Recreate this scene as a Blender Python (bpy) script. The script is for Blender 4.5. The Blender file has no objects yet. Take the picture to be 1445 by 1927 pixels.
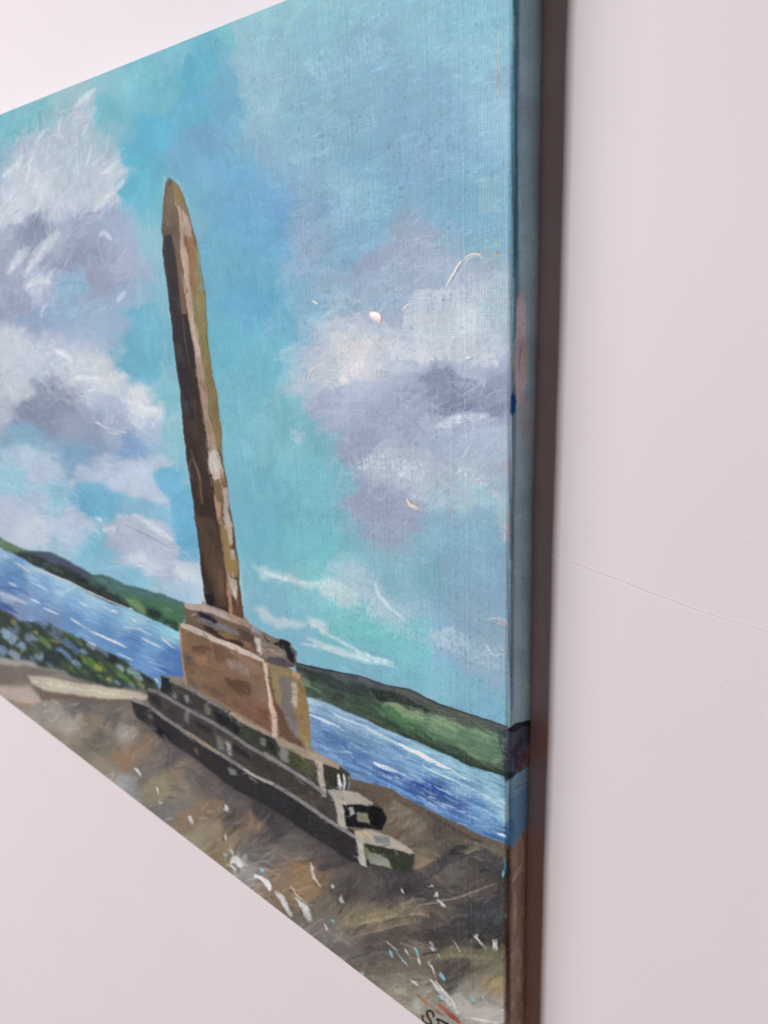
# A landscape painted in acrylic on a deep-edged stretched canvas, hung on a white wall, seen close up from its right side.
import bpy, math, random
import numpy as np
from mathutils import Matrix, Vector
from mathutils.geometry import delaunay_2d_cdt

sc = bpy.context.scene
col = sc.collection
Z0 = 1.30                     # height of the canvas' lower edge above the floor line (m)
DEP = 0.0168                  # canvas depth
CW, CH = 0.70, 0.50           # canvas width, height
RAD = 0.0029                  # radius of the folded edge

def B(x, y, z):               # x along the wall from the canvas' right edge, y up from its lower edge, z out of the wall
    return Vector((x, -z, y + Z0))

# ------------------------------------------------------------------ camera
CP = np.array([0.1429982, 0.3974572, 0.2489838])
CR = np.array([[0.7528151858, -0.1712635579, 0.6355612400],
               [-0.0440577126, 0.9502824180, 0.3082567826],
               [-0.6567558252, -0.2600617615, 0.7078415545]])
FPX, CX, CY = 1394.691, 722.5, 963.5
cam_d = bpy.data.cameras.new("camera"); cam = bpy.data.objects.new("camera", cam_d); col.objects.link(cam)
M = np.array([[1, 0, 0], [0, 0, -1], [0, 1, 0]]) @ CR
cam.matrix_world = Matrix.Translation(B(*CP)) @ Matrix(M.tolist()).to_4x4()
cam_d.sensor_fit = 'VERTICAL'; cam_d.sensor_height = 36; cam_d.sensor_width = 27
cam_d.lens = FPX / 1927 * 36
cam_d.clip_start = 0.01; cam_d.clip_end = 100
cam_d.dof.use_dof = True; cam_d.dof.focus_distance = 0.31; cam_d.dof.aperture_fstop = 15.0
sc.camera = cam

# ------------------------------------------------------------------ light: a window to the upper left, a dim warm room
w = bpy.data.worlds.new("World"); sc.world = w; w.use_nodes = True
bg = w.node_tree.nodes['Background']; bg.inputs[0].default_value = (1.0, 0.50, 0.40, 1); bg.inputs[1].default_value = 0.085
def area(name, pos, tgt, size, size_y, power, colour):
    d = bpy.data.lights.new(name, 'AREA'); d.shape = 'RECTANGLE'; d.size = size; d.size_y = size_y
    d.energy = power; d.color = colour
    o = bpy.data.objects.new(name, d); col.objects.link(o)
    o.location = pos; o.rotation_euler = (Vector(tgt) - Vector(pos)).to_track_quat('-Z', 'Y').to_euler()
    return o
area('window_light', B(-3.38, 1.25, 5.05), B(0, 0.25, 0), 1.05, 1.7, 246, (1.0, 0.975, 1.0))
area('wide_window_light', B(-4.9, 1.4, 3.9), B(0, 0.25, 0), 3.2, 2.4, 192, (1.0, 0.95, 0.965))
sc.view_settings.view_transform = 'Standard'; sc.view_settings.look = 'None'
sc.view_settings.gamma = 1; sc.view_settings.exposure = 0

# ------------------------------------------------------------------ the picture plane: (u, v) are plan coordinates of the
# painter's design, which map to millimetres on the canvas by one fixed homography (PQ / UNP below)
def PQ(P):                    # points (n,3) on the canvas -> plan coordinates
    q = (P - CP) @ CR
    return CX + FPX * q[..., 0] / -q[..., 2], CY - FPX * q[..., 1] / -q[..., 2]
def UNP(u, v, z=DEP):         # plan coordinates -> point on the plane at depth z
    d = CR @ np.array([(u - CX) / FPX, -(v - CY) / FPX, -1.0])
    t = (z - CP[2]) / d[2]
    return CP + t * d
def prof(s):                  # unrolled coordinate across front, fold and side -> (x, z)
    s = np.asarray(s, dtype=float)
    L = RAD * math.pi / 2
    a = np.clip((s + RAD) / RAD, 0, math.pi / 2)
    x = np.where(s < -RAD, s, -RAD + RAD * np.sin(a))
    z = np.where(s < -RAD, DEP, DEP - RAD + RAD * np.cos(a)) - np.clip(s + RAD - L, 0, None)
    return x, z
S_END = -RAD + RAD * math.pi / 2 + DEP - RAD

# ------------------------------------------------------------------ brush engine
GX0, GY0, GW, GH = -300, -260, 1350, 2380
rs = np.random.RandomState(7)
YY, XX = np.mgrid[0:GH, 0:GW].astype(np.float32)
XX += GX0; YY += GY0
PAINT = np.zeros((GH, GW, 3), np.float32)
HGT = np.zeros((GH, GW), np.float32)

def up(a, H, W):              # smooth enlargement of a small grid
    h, w_ = a.shape[:2]
    y = np.linspace(0, h - 1.001, H, dtype=np.float32); x = np.linspace(0, w_ - 1.001, W, dtype=np.float32)
    y0 = y.astype(int); x0 = x.astype(int); fy = y - y0; fx = x - x0
    fy = fy * fy * (3 - 2 * fy); fx = fx * fx * (3 - 2 * fx)
    if a.ndim == 3: fy = fy[:, None, None]; fx = fx[None, :, None]
    else: fy = fy[:, None]; fx = fx[None, :]
    t = a[y0] * (1 - fy) + a[y0 + 1] * fy
    return (t[:, x0] * (1 - fx) + t[:, x0 + 1] * fx).astype(np.float32)
def noise(H, W, cell, octs=3, seed=0, gain=.5, cx=None):
    r = np.random.RandomState(seed); out = np.zeros((H, W), np.float32); a = 1.0
    cx = cx or cell
    for k in range(octs):
        c = cell / 2 ** k; d = cx / 2 ** k
        out += a * up(r.uniform(-1, 1, (int(H / c) + 3, int(W / d) + 3)).astype(np.float32), H, W); a *= gain
    return out
N1 = noise(GH, GW, 26, 4, 11); N2 = noise(GH, GW, 26, 4, 12)
NF = noise(GH, GW, 5, 2, 13)
NV = noise(GH, GW, 60, 5, 14, .6)

# weave of the canvas seen from the plan
_s = None
def weave(x, y, seed=3):      # x, y in metres
    p1, p2 = 0.00120, 0.00104
    jx = x / p1 + 0.16 * np.sin(y * 190 + 2 * np.sin(x * 60)) + .07 * np.sin(y * 1630 + x * 300)
    jy = y / p2 + 0.16 * np.sin(x * 170 + 2 * np.sin(y * 70)) + .07 * np.sin(x * 1490 + y * 210)
    ix = np.floor(jx).astype(np.int64); iy = np.floor(jy).astype(np.int64)
    HR = np.random.RandomState(seed).uniform(0, 1, (251, 257)).astype(np.float32)
    r1 = HR[ix % 251, iy % 257]; r2 = HR[(ix * 7 + 3) % 251, (iy * 5 + 1) % 257]; rc = HR[ix % 251, 0]; rr = HR[0, iy % 257]
    wx = np.sin(np.pi * (jx - ix)) ** .8 * (.5 + .35 * rc + .3 * (r1 - .5))
    wy = np.sin(np.pi * (jy - iy)) ** .8 * (.35 + .3 * rr + .5 * (r2 - .5))
    return np.maximum(wx, wy).astype(np.float32)
def plan_weave():
    dx = (XX - CX) / FPX; dy = -(YY - CY) / FPX
    D = [CR[k, 0] * dx + CR[k, 1] * dy - CR[k, 2] for k in range(3)]
    t = (DEP - CP[2]) / D[2]
    return weave(CP[0] + t * D[0], CP[1] + t * D[1])
WV = plan_weave() - .55
NEAR = np.clip((XX - 400) / 220, 0, 1); NEAR = NEAR * NEAR * (3 - 2 * NEAR)
WV = WV * (.25 + .75 * NEAR) + .30 * NF

def c3(c): return np.array(c, np.float32) / 255.0
def box(x0, y0, x1, y1):
    return (max(0, int(x0 - GX0)), max(0, int(y0 - GY0)), min(GW, int(x1 - GX0) + 2), min(GH, int(y1 - GY0) + 2))
def blur(m, r):
    r = int(round(r))
    if r < 1: return m
    for ax in (0, 1):
        n = m.shape[ax]; pad = [(0, 0), (0, 0)]; pad[ax] = (r + 1, r)
        c = np.cumsum(np.pad(m, pad, mode='edge'), axis=ax, dtype=np.float32)
        a = np.take(c, range(2 * r + 1, n + 2 * r + 1), axis=ax); b = np.take(c, range(0, n), axis=ax)
        m = (a - b) / (2 * r + 1)
    return m
def inside(pts, X, Y):
    m = np.zeros(X.shape, bool); n = len(pts)
    for i in range(n):
        x1, y1 = pts[i]; x2, y2 = pts[(i + 1) % n]
        if y1 == y2: continue
        k = ((Y < y1) != (Y < y2))
        m ^= k & (X < (x2 - x1) * (Y - y1) / (y2 - y1) + x1)
    return m
def pmask(pts, soft=1, wob=2.0, pad=12):
    xs = [p[0] for p in pts]; ys = [p[1] for p in pts]
    pad = pad + wob * 2
    b = box(min(xs) - pad, min(ys) - pad, max(xs) + pad, max(ys) + pad)
    if b[2] <= b[0] or b[3] <= b[1]: return None, None
    s = np.s_[b[1]:b[3], b[0]:b[2]]
    m = inside(pts, XX[s] + wob * N1[s] + .5 * NF[s] * min(wob, 2), YY[s] + wob * N2[s]).astype(np.float32)
    return s, blur(m, soft)
def fill(pts, c, soft=1, wob=2.0, a=1.0, var=.05, h=.12, dry=0.):
    s, m = pmask(pts, soft, wob)
    if s is None: return
    if dry > 0: m = np.clip((m * 1.25 + WV[s] * 1.3 + .35 * NV[s] - dry) * 2.6, 0, 1) * np.minimum(1, m * 3)
    m = m * a
    colr = c3(c)[None, None] * (1 + var * NV[s] + .35 * var * NF[s])[..., None]
    PAINT[s] += (colr - PAINT[s]) * m[..., None]
    HGT[s] += (h + .15 * NF[s] - HGT[s]) * m * .6
# bristle texture: rows across the brush, columns along it
BR = up(np.random.RandomState(5).uniform(0, 1, (40, 14)).astype(np.float32), 128, 256)
BR = .6 * BR + .4 * up(np.random.RandomState(6).uniform(0, 1, (90, 8)).astype(np.float32), 128, 256)
def dab(x, y, L, Wd, ang, c, a=.8, bend=0., dry=0., mask=None, jit=.05, hh=.3):
    """one brush stroke: length L, width Wd, direction ang (radians), bend, dryness 0..1"""
    R = max(L, Wd) * .5 + abs(bend) * L + 3
    b = box(x - R, y - R, x + R, y + R)
    if b[2] - b[0] < 2 or b[3] - b[1] < 2: return
    s = np.s_[b[1]:b[3], b[0]:b[2]]
    dx = XX[s] - x; dy = YY[s] - y; ca, sa = math.cos(ang), math.sin(ang)
    u = (dx * ca + dy * sa) / (L * .5); v = (-dx * sa + dy * ca)
    v = (v - bend * L * (u * u - .33)) / (Wd * .5)
    env = np.clip((1 - np.abs(v)) * Wd * .55, 0, 1) * np.clip((1 - np.abs(u) - .25 * (v * v)) * L * .12, 0, 1)
    oy = rs.randint(0, 64); ox = rs.randint(0, 60)
    bi = BR[np.clip((v * 30 + 32 + oy).astype(int), 0, 127), np.clip((u * 90 + 95 + ox).astype(int), 0, 255)]
    al = env * a * np.clip(.05 + 1.7 * bi, 0, 1)
    if dry > 0:
        al = al * np.clip((bi * .8 + WV[s] * 1.5 + .45 - dry * 1.1) * 4, 0, 1)
    if mask is not None: al = al * mask[s]
    cc = c + (bi[..., None] - .5) * jit * 2
    PAINT[s] += (cc - PAINT[s]) * al[..., None]
    HGT[s] += (hh * (.4 + bi) - HGT[s]) * al * .8
def line(pts, wd, c, a=1., taper=True, dry=0., soft=.8, h=.6, var=.06, wob=1.0):
    """a loaded brush dragged along a path"""
    p = np.array(pts, float)
    if len(p) > 2:            # smooth path
        q = [p[0]]
        for i in range(len(p) - 1):
            p0 = p[max(i - 1, 0)]; p1 = p[i]; p2 = p[i + 1]; p3 = p[min(i + 2, len(p) - 1)]
            for t in (.25, .5, .75, 1.):
                q.append(.5 * (2 * p1 + (p2 - p0) * t + (2 * p0 - 5 * p1 + 4 * p2 - p3) * t * t + (3 * p1 - 3 * p2 + p3 - p0) * t ** 3))
        p = np.array(q)
    pad = wd + 6
    b = box(p[:, 0].min() - pad, p[:, 1].min() - pad, p[:, 0].max() + pad, p[:, 1].max() + pad)
    if b[2] - b[0] < 2 or b[3] - b[1] < 2: return
    s = np.s_[b[1]:b[3], b[0]:b[2]]
    X = XX[s] + wob * N1[s] * .8; Y = YY[s] + wob * N2[s] * .8
    best = np.full(X.shape, 1e9, np.float32); tt = np.zeros(X.shape, np.float32); sd = np.zeros(X.shape, np.float32)
    sg = np.linalg.norm(np.diff(p, axis=0), axis=1); cum = np.concatenate([[0], np.cumsum(sg)]); tot = cum[-1] + 1e-6
    for i in range(len(p) - 1):
        d = p[i + 1] - p[i]; l2 = d @ d + 1e-9
        t = np.clip(((X - p[i, 0]) * d[0] + (Y - p[i, 1]) * d[1]) / l2, 0, 1)
        dd = np.hypot(X - p[i, 0] - t * d[0], Y - p[i, 1] - t * d[1])
        k = dd < best; best = np.where(k, dd, best); sd = np.where(k, np.sign((X - p[i, 0]) * d[1] - (Y - p[i, 1]) * d[0]) * dd, sd); tt = np.where(k, (cum[i] + t * sg[i]) / tot, tt)
    wloc = wd * .5 * (np.clip(np.sin(np.pi * np.clip(tt * .9 + .06, 0, 1)), 0, 1) ** .5 if taper else 1.)
    al = np.clip((wloc - best) / soft + .5, 0, 1) * a
    if dry > 0:
        bi = BR[np.clip((sd / (wd * .5 + .5) * 40 + 64).astype(int), 0, 127), np.clip((tt * 200 + rs.randint(0, 55)).astype(int), 0, 255)]
        al = al * np.clip((bi * 1.2 + WV[s] * .6 * NEAR[s] + .35 - dry - .5 * np.abs(tt - .4)) * 3, 0, 1)
    colr = c3(c)[None, None] * (1 + var * NV[s] + var * NF[s])[..., None]
    PAINT[s] += (colr - PAINT[s]) * al[..., None]
    HGT[s] += (h - HGT[s]) * al * .8
def field(pts, warp=16, power=5.0, eps=60., x0=GX0, y0=GY0, x1=GX0 + GW, y1=GY0 + GH, q=4):
    """colour field through sampled colours, with torn, brushed borders between them"""
    b = box(x0, y0, x1 - 2, y1 - 2); s = np.s_[b[1]:b[3]:q, b[0]:b[2]:q]
    X = XX[s] + warp * N1[s]; Y = YY[s] + warp * N2[s]
    num = np.zeros(X.shape + (3,), np.float32); den = np.zeros(X.shape, np.float32)
    for (px, py, r, g, bb) in pts:
        wgt = 1.0 / ((X - px) ** 2 + (Y - py) ** 2 + eps) ** (power / 2)
        den += wgt
        num += wgt[..., None] * c3((r, g, bb))
    f = num / den[..., None]
    return b, up(f, b[3] - b[1], b[2] - b[0])
def rework(pl, n, ang, L, Wd, jit=.06, a=.5, spread=.12, dry=.25, pull=6):
    """go over a finished shape again with short strokes of its own, slightly varied colours"""
    s, m = pmask(pl, 1, 1.0)
    full = np.zeros((GH, GW), np.float32); full[s] = m
    ref = PAINT.copy()
    xs = [p[0] for p in pl]; ys = [p[1] for p in pl]; k = 0; tries = 0
    while k < n and tries < n * 12:
        tries += 1
        x = rs.uniform(max(min(xs), -280), max(xs)); y = rs.uniform(min(ys), max(ys))
        if full[min(max(int(y - GY0), 0), GH - 1), min(max(int(x - GX0), 0), GW - 1)] < .6: continue
        k += 1
        xx = min(max(int(x + rs.normal(0, pull) - GX0), 0), GW - 1); yy = min(max(int(y + rs.normal(0, pull) - GY0), 0), GH - 1)
        if full[yy, xx] < .5: continue
        c = ref[yy, xx] * (1 + rs.normal(0, jit)) + rs.normal(0, .008, 3)
        A = ang(x, y) if callable(ang) else ang
        dab(x, y, L * rs.uniform(.5, 1.5), Wd * rs.uniform(.5, 1.4), A + rs.normal(0, spread), c.astype(np.float32), a, rs.normal(0, .05), dry * rs.uniform(0, 1.6), mask=full, jit=.03, hh=.45)
def tone(pl, k, gain=1., soft=2):
    s, m = pmask(pl, soft, 1.)
    p = PAINT[s]; l = (p @ np.array([.25, .6, .15], np.float32))[..., None]
    PAINT[s] += ((l + (p - l) * k) * gain - p) * m[..., None]
def T(ox, oy, s, pts): return [(ox + x / s, oy + y / s) for x, y in pts]
def C_(p): return T(250, 300, 4.8167, p)
def D_(p): return T(250, 700, 4.2833, p)
def E_(p): return T(0, 950, 3.6125, p)
def F_(p): return T(230, 1120, 3.6125, p)
def G_(p): return T(500, 1220, 2.779, p)
def H_(p): return T(100, 1300, 3.6125, p)
def I_(p): return T(400, 1500, 2.3306, p)
def J_(p): return T(700, 1700, 4.5156, p)
def A_(p): return T(0, 150, 3.6125, p)
def B_(p): return T(0, 600, 3.6125, p)
def K_(p): return T(500, 400, 2.89, p)
def L_(p): return T(500, 800, 2.89, p)
def Z_(p): return T(760, 1820, 10.32, p)

# ------------------------------------------------------------------ 1. sky
SKY = [
 (-250,330,125,188,203),(-200,420,180,190,205),(-220,600,150,170,200),(-200,800,150,175,200),(-240,900,150,190,210),(-100,330,130,185,200),(-100,500,185,190,208),
 (20,235,118,184,200),(70,218,125,190,202),(10,300,130,175,195),(120,203,150,190,200),(160,172,155,192,200),(200,160,138,195,207),(190,205,112,186,203),(260,128,122,192,208),(330,110,125,190,210),
 (400,100,105,180,205),(425,62,125,195,208),(360,150,95,178,205),(300,180,115,186,205),(300,250,93,176,205),(260,300,90,178,205),(240,350,95,180,205),(285,375,115,182,202),
 (345,235,118,170,203),(330,280,112,168,200),(380,210,112,172,205),(430,160,115,175,205),
 (455,120,150,188,205),(460,60,150,198,205),(520,40,150,195,208),(600,50,142,186,205),(700,100,140,178,203),(800,60,145,190,210),(900,60,145,192,212),(930,200,150,186,210),(700,250,135,172,198),(800,300,135,170,200),
 (600,300,140,178,203),(850,380,130,172,200),(700,400,130,173,198),(930,400,132,176,200),(600,180,140,178,200),(800,180,138,176,202),(540,200,140,182,205),(520,270,140,180,203),
 (620,0,148,195,208),(760,-60,145,192,210),(900,-100,145,190,210),
 (450,350,112,170,205),(480,430,110,170,206),(430,500,110,172,200),(480,560,103,170,203),(520,400,112,165,208),(580,480,148,178,205),(560,400,135,172,202),(640,470,132,175,203),(570,560,130,178,205),
 (420,650,108,178,200),(500,680,115,182,202),(450,760,118,180,198),(430,830,120,180,198),(530,620,115,178,205),(500,900,116,176,195),(480,1000,114,175,193),(550,1000,114,176,190),(600,1080,125,185,193),(700,1160,120,180,190),(620,1130,125,186,196),
 (780,1210,125,180,195),(520,1200,130,180,200),(570,1235,132,178,202),(700,1275,130,170,195),(900,1330,128,164,192),(850,1280,135,175,200),(500,820,128,186,200),(540,850,135,188,202),(590,900,122,180,196),(600,1000,116,176,190),(560,930,118,178,193),
 (280,450,140,186,200),(290,560,125,178,198),(270,600,108,172,196),(265,680,105,172,195),(320,750,125,180,195),(330,830,135,186,198),(350,900,130,180,200),(342,930,108,172,200),(348,1010,108,170,202),(200,940,113,172,203),(170,955,114,174,205),
 (100,930,138,184,204),(30,905,148,190,208),(50,815,125,165,190),(150,845,130,164,198),(250,845,130,162,202),(180,1025,125,182,204),(250,1090,130,180,203),(325,1110,155,186,206),(100,1050,150,186,205),(220,1120,140,175,205),
 (30,310,188,194,208),(100,260,165,190,202),(150,210,172,190,200),(160,280,162,190,200),(80,350,200,205,215),(30,400,200,204,216),(130,380,192,200,214),(200,350,188,196,212),(225,320,188,196,210),(130,320,170,195,203),(180,290,160,192,203),
 (62,432,132,140,175),(20,462,162,163,188),(100,450,178,180,200),(150,425,150,168,198),(170,480,142,147,183),(135,475,140,148,185),(240,500,165,174,205),(75,535,192,192,212),(20,530,160,158,188),(110,500,142,152,186),(130,520,138,176,200),(200,520,150,160,195),
 (20,575,150,160,195),(100,570,140,170,200),(200,600,150,178,205),(60,600,140,165,200),(220,440,155,175,205),(245,560,150,178,205),
 (20,645,202,200,214),(60,680,192,196,212),(110,690,184,188,206),(30,720,196,192,208),(92,735,150,146,174),(130,762,146,140,168),(52,775,128,138,170),(20,765,185,178,196),(150,690,192,196,208),(190,708,207,210,217),(165,745,185,190,208),(220,760,172,188,214),
 (262,757,212,213,218),(290,772,206,210,217),(210,800,162,178,206),(292,812,165,186,212),(135,800,150,160,192),(180,810,140,160,192),(85,790,135,135,168),
 (52,855,165,190,208),(78,890,176,196,212),(200,892,175,194,210),(245,905,188,202,215),(300,930,175,190,210),(65,945,166,190,208),(130,978,182,196,215),(155,985,172,194,212),
 (260,968,202,210,220),(225,1005,170,180,200),(280,1010,182,190,208),(310,1035,180,190,208),(270,1055,195,202,215),(20,972,178,192,210),(60,992,192,202,212),(130,1012,165,192,212),(350,1085,190,206,218),
 (770,455,154,174,197),(700,520,148,168,200),(780,520,165,180,205),(850,540,166,186,205),(640,555,150,180,203),(650,640,206,207,217),(680,680,214,211,219),(620,700,192,200,212),(565,705,165,194,210),(850,600,194,204,214),
 (800,640,190,198,212),(920,600,168,194,206),(740,695,182,188,205),(880,655,195,200,214),(650,740,174,180,200),(830,735,146,146,184),(865,770,146,146,188),(750,750,156,164,194),(890,705,180,188,208),(930,750,150,158,196),
 (620,780,165,178,202),(700,800,158,168,196),(680,835,150,154,184),(720,870,178,186,200),(840,810,165,184,203),(920,805,170,190,208),(780,890,180,194,206),(880,905,168,190,200),(930,940,160,188,202),(650,830,156,166,192),
 (700,925,154,158,184),(740,985,158,153,184),(680,970,152,164,192),(600,830,132,186,200),(640,910,126,182,200),(650,1000,128,176,192),(800,1000,140,172,196),(900,1000,140,166,196),(850,1050,138,163,194),(720,1060,140,174,195),
 (640,1100,170,190,203),(720,1130,165,184,205),(810,1080,126,160,184),(900,1150,140,163,194),(850,1200,140,163,198),(920,1240,148,168,198),(760,1110,150,176,200),(920,1080,136,160,192)]
b, f = field(SKY, warp=13, power=5.5, eps=260)
PAINT[b[1]:b[3], b[0]:b[2]] = f
PAINT *= (1 + .025 * NV[..., None])
# hard joins of the first washes
fill([(445,40),(520,20),(560,120),(555,200),(520,250),(470,262),(450,230),(447,130)], (146,186,204), 3, 6, .75)
fill(A_([(1160,520),(1230,400),(1430,280),(1500,330),(1480,560),(1400,680),(1250,700),(1180,660)]), (114,168,203), 3, 5, .7)
fill(A_([(850,560),(1000,300),(1260,120),(1430,60),(1445,230),(1300,330),(1160,470),(1120,640),(1060,860),(900,900)]), (93,178,206), 5, 6, .55)
fill([(555,430),(590,380),(640,470),(660,520),(600,560),(560,520)], (148,176,204), 5, 8, .5)
fill([(545,650),(560,620),(590,560),(640,540),(630,600),(590,660),(560,700)], (150,184,206), 5, 7, .5)
fill([(520,740),(560,740),(600,790),(640,830),(640,930),(635,1020),(610,1080),(560,1050),(520,960)], (118,180,194), 5, 8, .55)
fill(L_([(400,390),(500,400),(820,480),(800,580),(740,615),(600,610),(480,540)]), (158,158,187), 4, 8, .5)

SKYREF = PAINT.copy()
def sample(x, y):
    return SKYREF[min(max(int(y - GY0), 0), GH - 1), min(max(int(x - GX0), 0), GW - 1)]
def sky_ang(x, y):
    if x < 260 and y < 420: return math.radians(-62)
    if x < 380 and y > 620 + .0 * x: return math.radians(22)
    if x < 560: return math.radians(82)
    if y < 480: return math.radians(-24)
    if y > 1050: return math.radians(22)
    return math.radians(-12)
for L, Wd, n, a, dr in ((70, 24, 1500, .55, 0), (42, 13, 2600, .5, 0), (26, 7, 2600, .5, .25)):
    for i in range(n):
        x = rs.uniform(-280, 960); y = rs.uniform(-200, 1420)
        if y < 180 - .4 * x: continue
        A = sky_ang(x, y) + rs.normal(0, .38)
        sc_ = .55 if x < 330 else 1.0
        cc = sample(x, y) * (1 + rs.normal(0, .022)) + rs.normal(0, .008, 3)
        dab(x, y, L * sc_ * rs.uniform(.6, 1.3), Wd * sc_ * rs.uniform(.6, 1.2), A, cc.astype(np.float32), a, rs.normal(0, .08), dr * rs.uniform(.3, 1.4), jit=.02, hh=.25)
# cloud modelling: short loaded strokes inside the cloud bodies
def cloud(poly, n, cols, ang, L=26, Wd=8, a=.5, dry=.2, spread=.7, bend=.18, jit=.03):
    xs = [p[0] for p in poly]; ys = [p[1] for p in poly]; k = 0
    while k < n:
        x = rs.uniform(min(xs), max(xs)); y = rs.uniform(min(ys), max(ys))
        if not inside(poly, np.array([x]), np.array([y]))[0]: continue
        k += 1
        c = c3(cols[rs.randint(len(cols))]); c = (c * .65 + sample(x, y) * .35) * (1 + rs.normal(0, .02))
        dab(x, y, L * rs.uniform(.5, 1.4), Wd * rs.uniform(.5, 1.4), ang + rs.normal(0, spread), c.astype(np.float32), a, rs.normal(0, bend), dry * rs.uniform(.3, 1.5), jit=jit, hh=.5)
W1, W2, W3 = (212,215,222), (196,202,214), (180,190,206); M1, M2 = (150,152,186), (164,164,192)
cloud(A_([(0,560),(60,440),(200,320),(330,350),(560,160),(660,60),(640,300),(700,600),(840,560),(850,700),(700,900),(560,950),(400,940),(250,900),(100,1000),(0,980)]), 330, [W1, W2, W2, W3], math.radians(-62), 34, 9, .45, .3, .45)
cloud(A_([(0,950),(180,900),(330,940),(650,1000),(850,1100),(900,1300),(780,1350),(620,1250),(420,1240),(330,1350),(200,1420),(0,1420)]), 150, [M1, M2, W3, (150,160,195)], math.radians(-30), 26, 9, .4, .2, .9)
cloud(B_([(0,60),(350,140),(560,310),(720,340),(700,500),(560,600),(360,560),(200,520),(0,640)]), 200, [W1, W2, W2, (205,202,214)], math.radians(25), 22, 8, .45, .2, .9)
cloud(B_([(80,640),(150,560),(330,440),(400,500),(560,620),(520,760),(430,700),(230,700)]), 60, [(140,142,172), (150,145,172), (132,140,172)], math.radians(20), 20, 8, .5, .1, .7)
cloud(B_([(560,420),(720,380),(900,540),(1080,600),(1090,800),(860,780),(600,660)]), 80, [W2, (176,192,215), (166,186,213)], math.radians(25), 18, 6, .5, .2, .8)
cloud(K_([(170,880),(120,930),(250,800),(330,640),(520,560),(650,640),(760,520),(850,430),(1100,300),(1290,480),(1280,800),(1200,830),(900,820),(600,880),(400,960),(200,1000)]), 420, [W1, W2, W2, W3, (208,206,216)], math.radians(-38), 38, 12, .42, .55, .6)
cloud(K_([(900,880),(1270,980),(1290,1150),(950,1150),(850,1020)]), 70, [(144,144,186), (150,152,190), M2], math.radians(-8), 36, 12, .4, .35, .4)
cloud(K_([(300,1000),(700,950),(900,1050),(880,1200),(500,1290),(300,1200)]), 130, [M2, (160,168,196), (170,178,200)], math.radians(-10), 36, 10, .4, .5, .5)
cloud(L_([(400,400),(500,200),(800,250),(760,400),(820,500),(760,600),(600,600),(480,540)]), 90, [(158,158,188), (152,158,188), (164,168,196)], math.radians(10), 30, 10, .4, .4, .7)
cloud(L_([(480,200),(700,140),(1000,180),(1250,280),(1290,420),(1000,460),(820,400),(560,270)]), 170, [W2, (188,200,208), (176,196,206)], math.radians(14), 36, 9, .55, .75, .35)
cloud(L_([(320,800),(560,780),(700,950),(860,1120),(1240,1200),(1260,1330),(860,1200),(600,1090),(330,900)]), 150, [(178,194,208), (190,202,210), (165,182,208)], math.radians(26), 42, 9, .4, .6, .25)
cloud(L_([(600,800),(700,760),(1000,790),(980,880),(800,960),(700,970),(640,880)]), 50, [(120,155,178), (132,166,190)], math.radians(20), 40, 12, .35, .4, .4)
cloud([(-280,330),(-60,250),(0,270),(0,580),(-280,640)], 140, [W1, W2, M2], math.radians(-40), 26, 9, .4, .2, .6)
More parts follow.
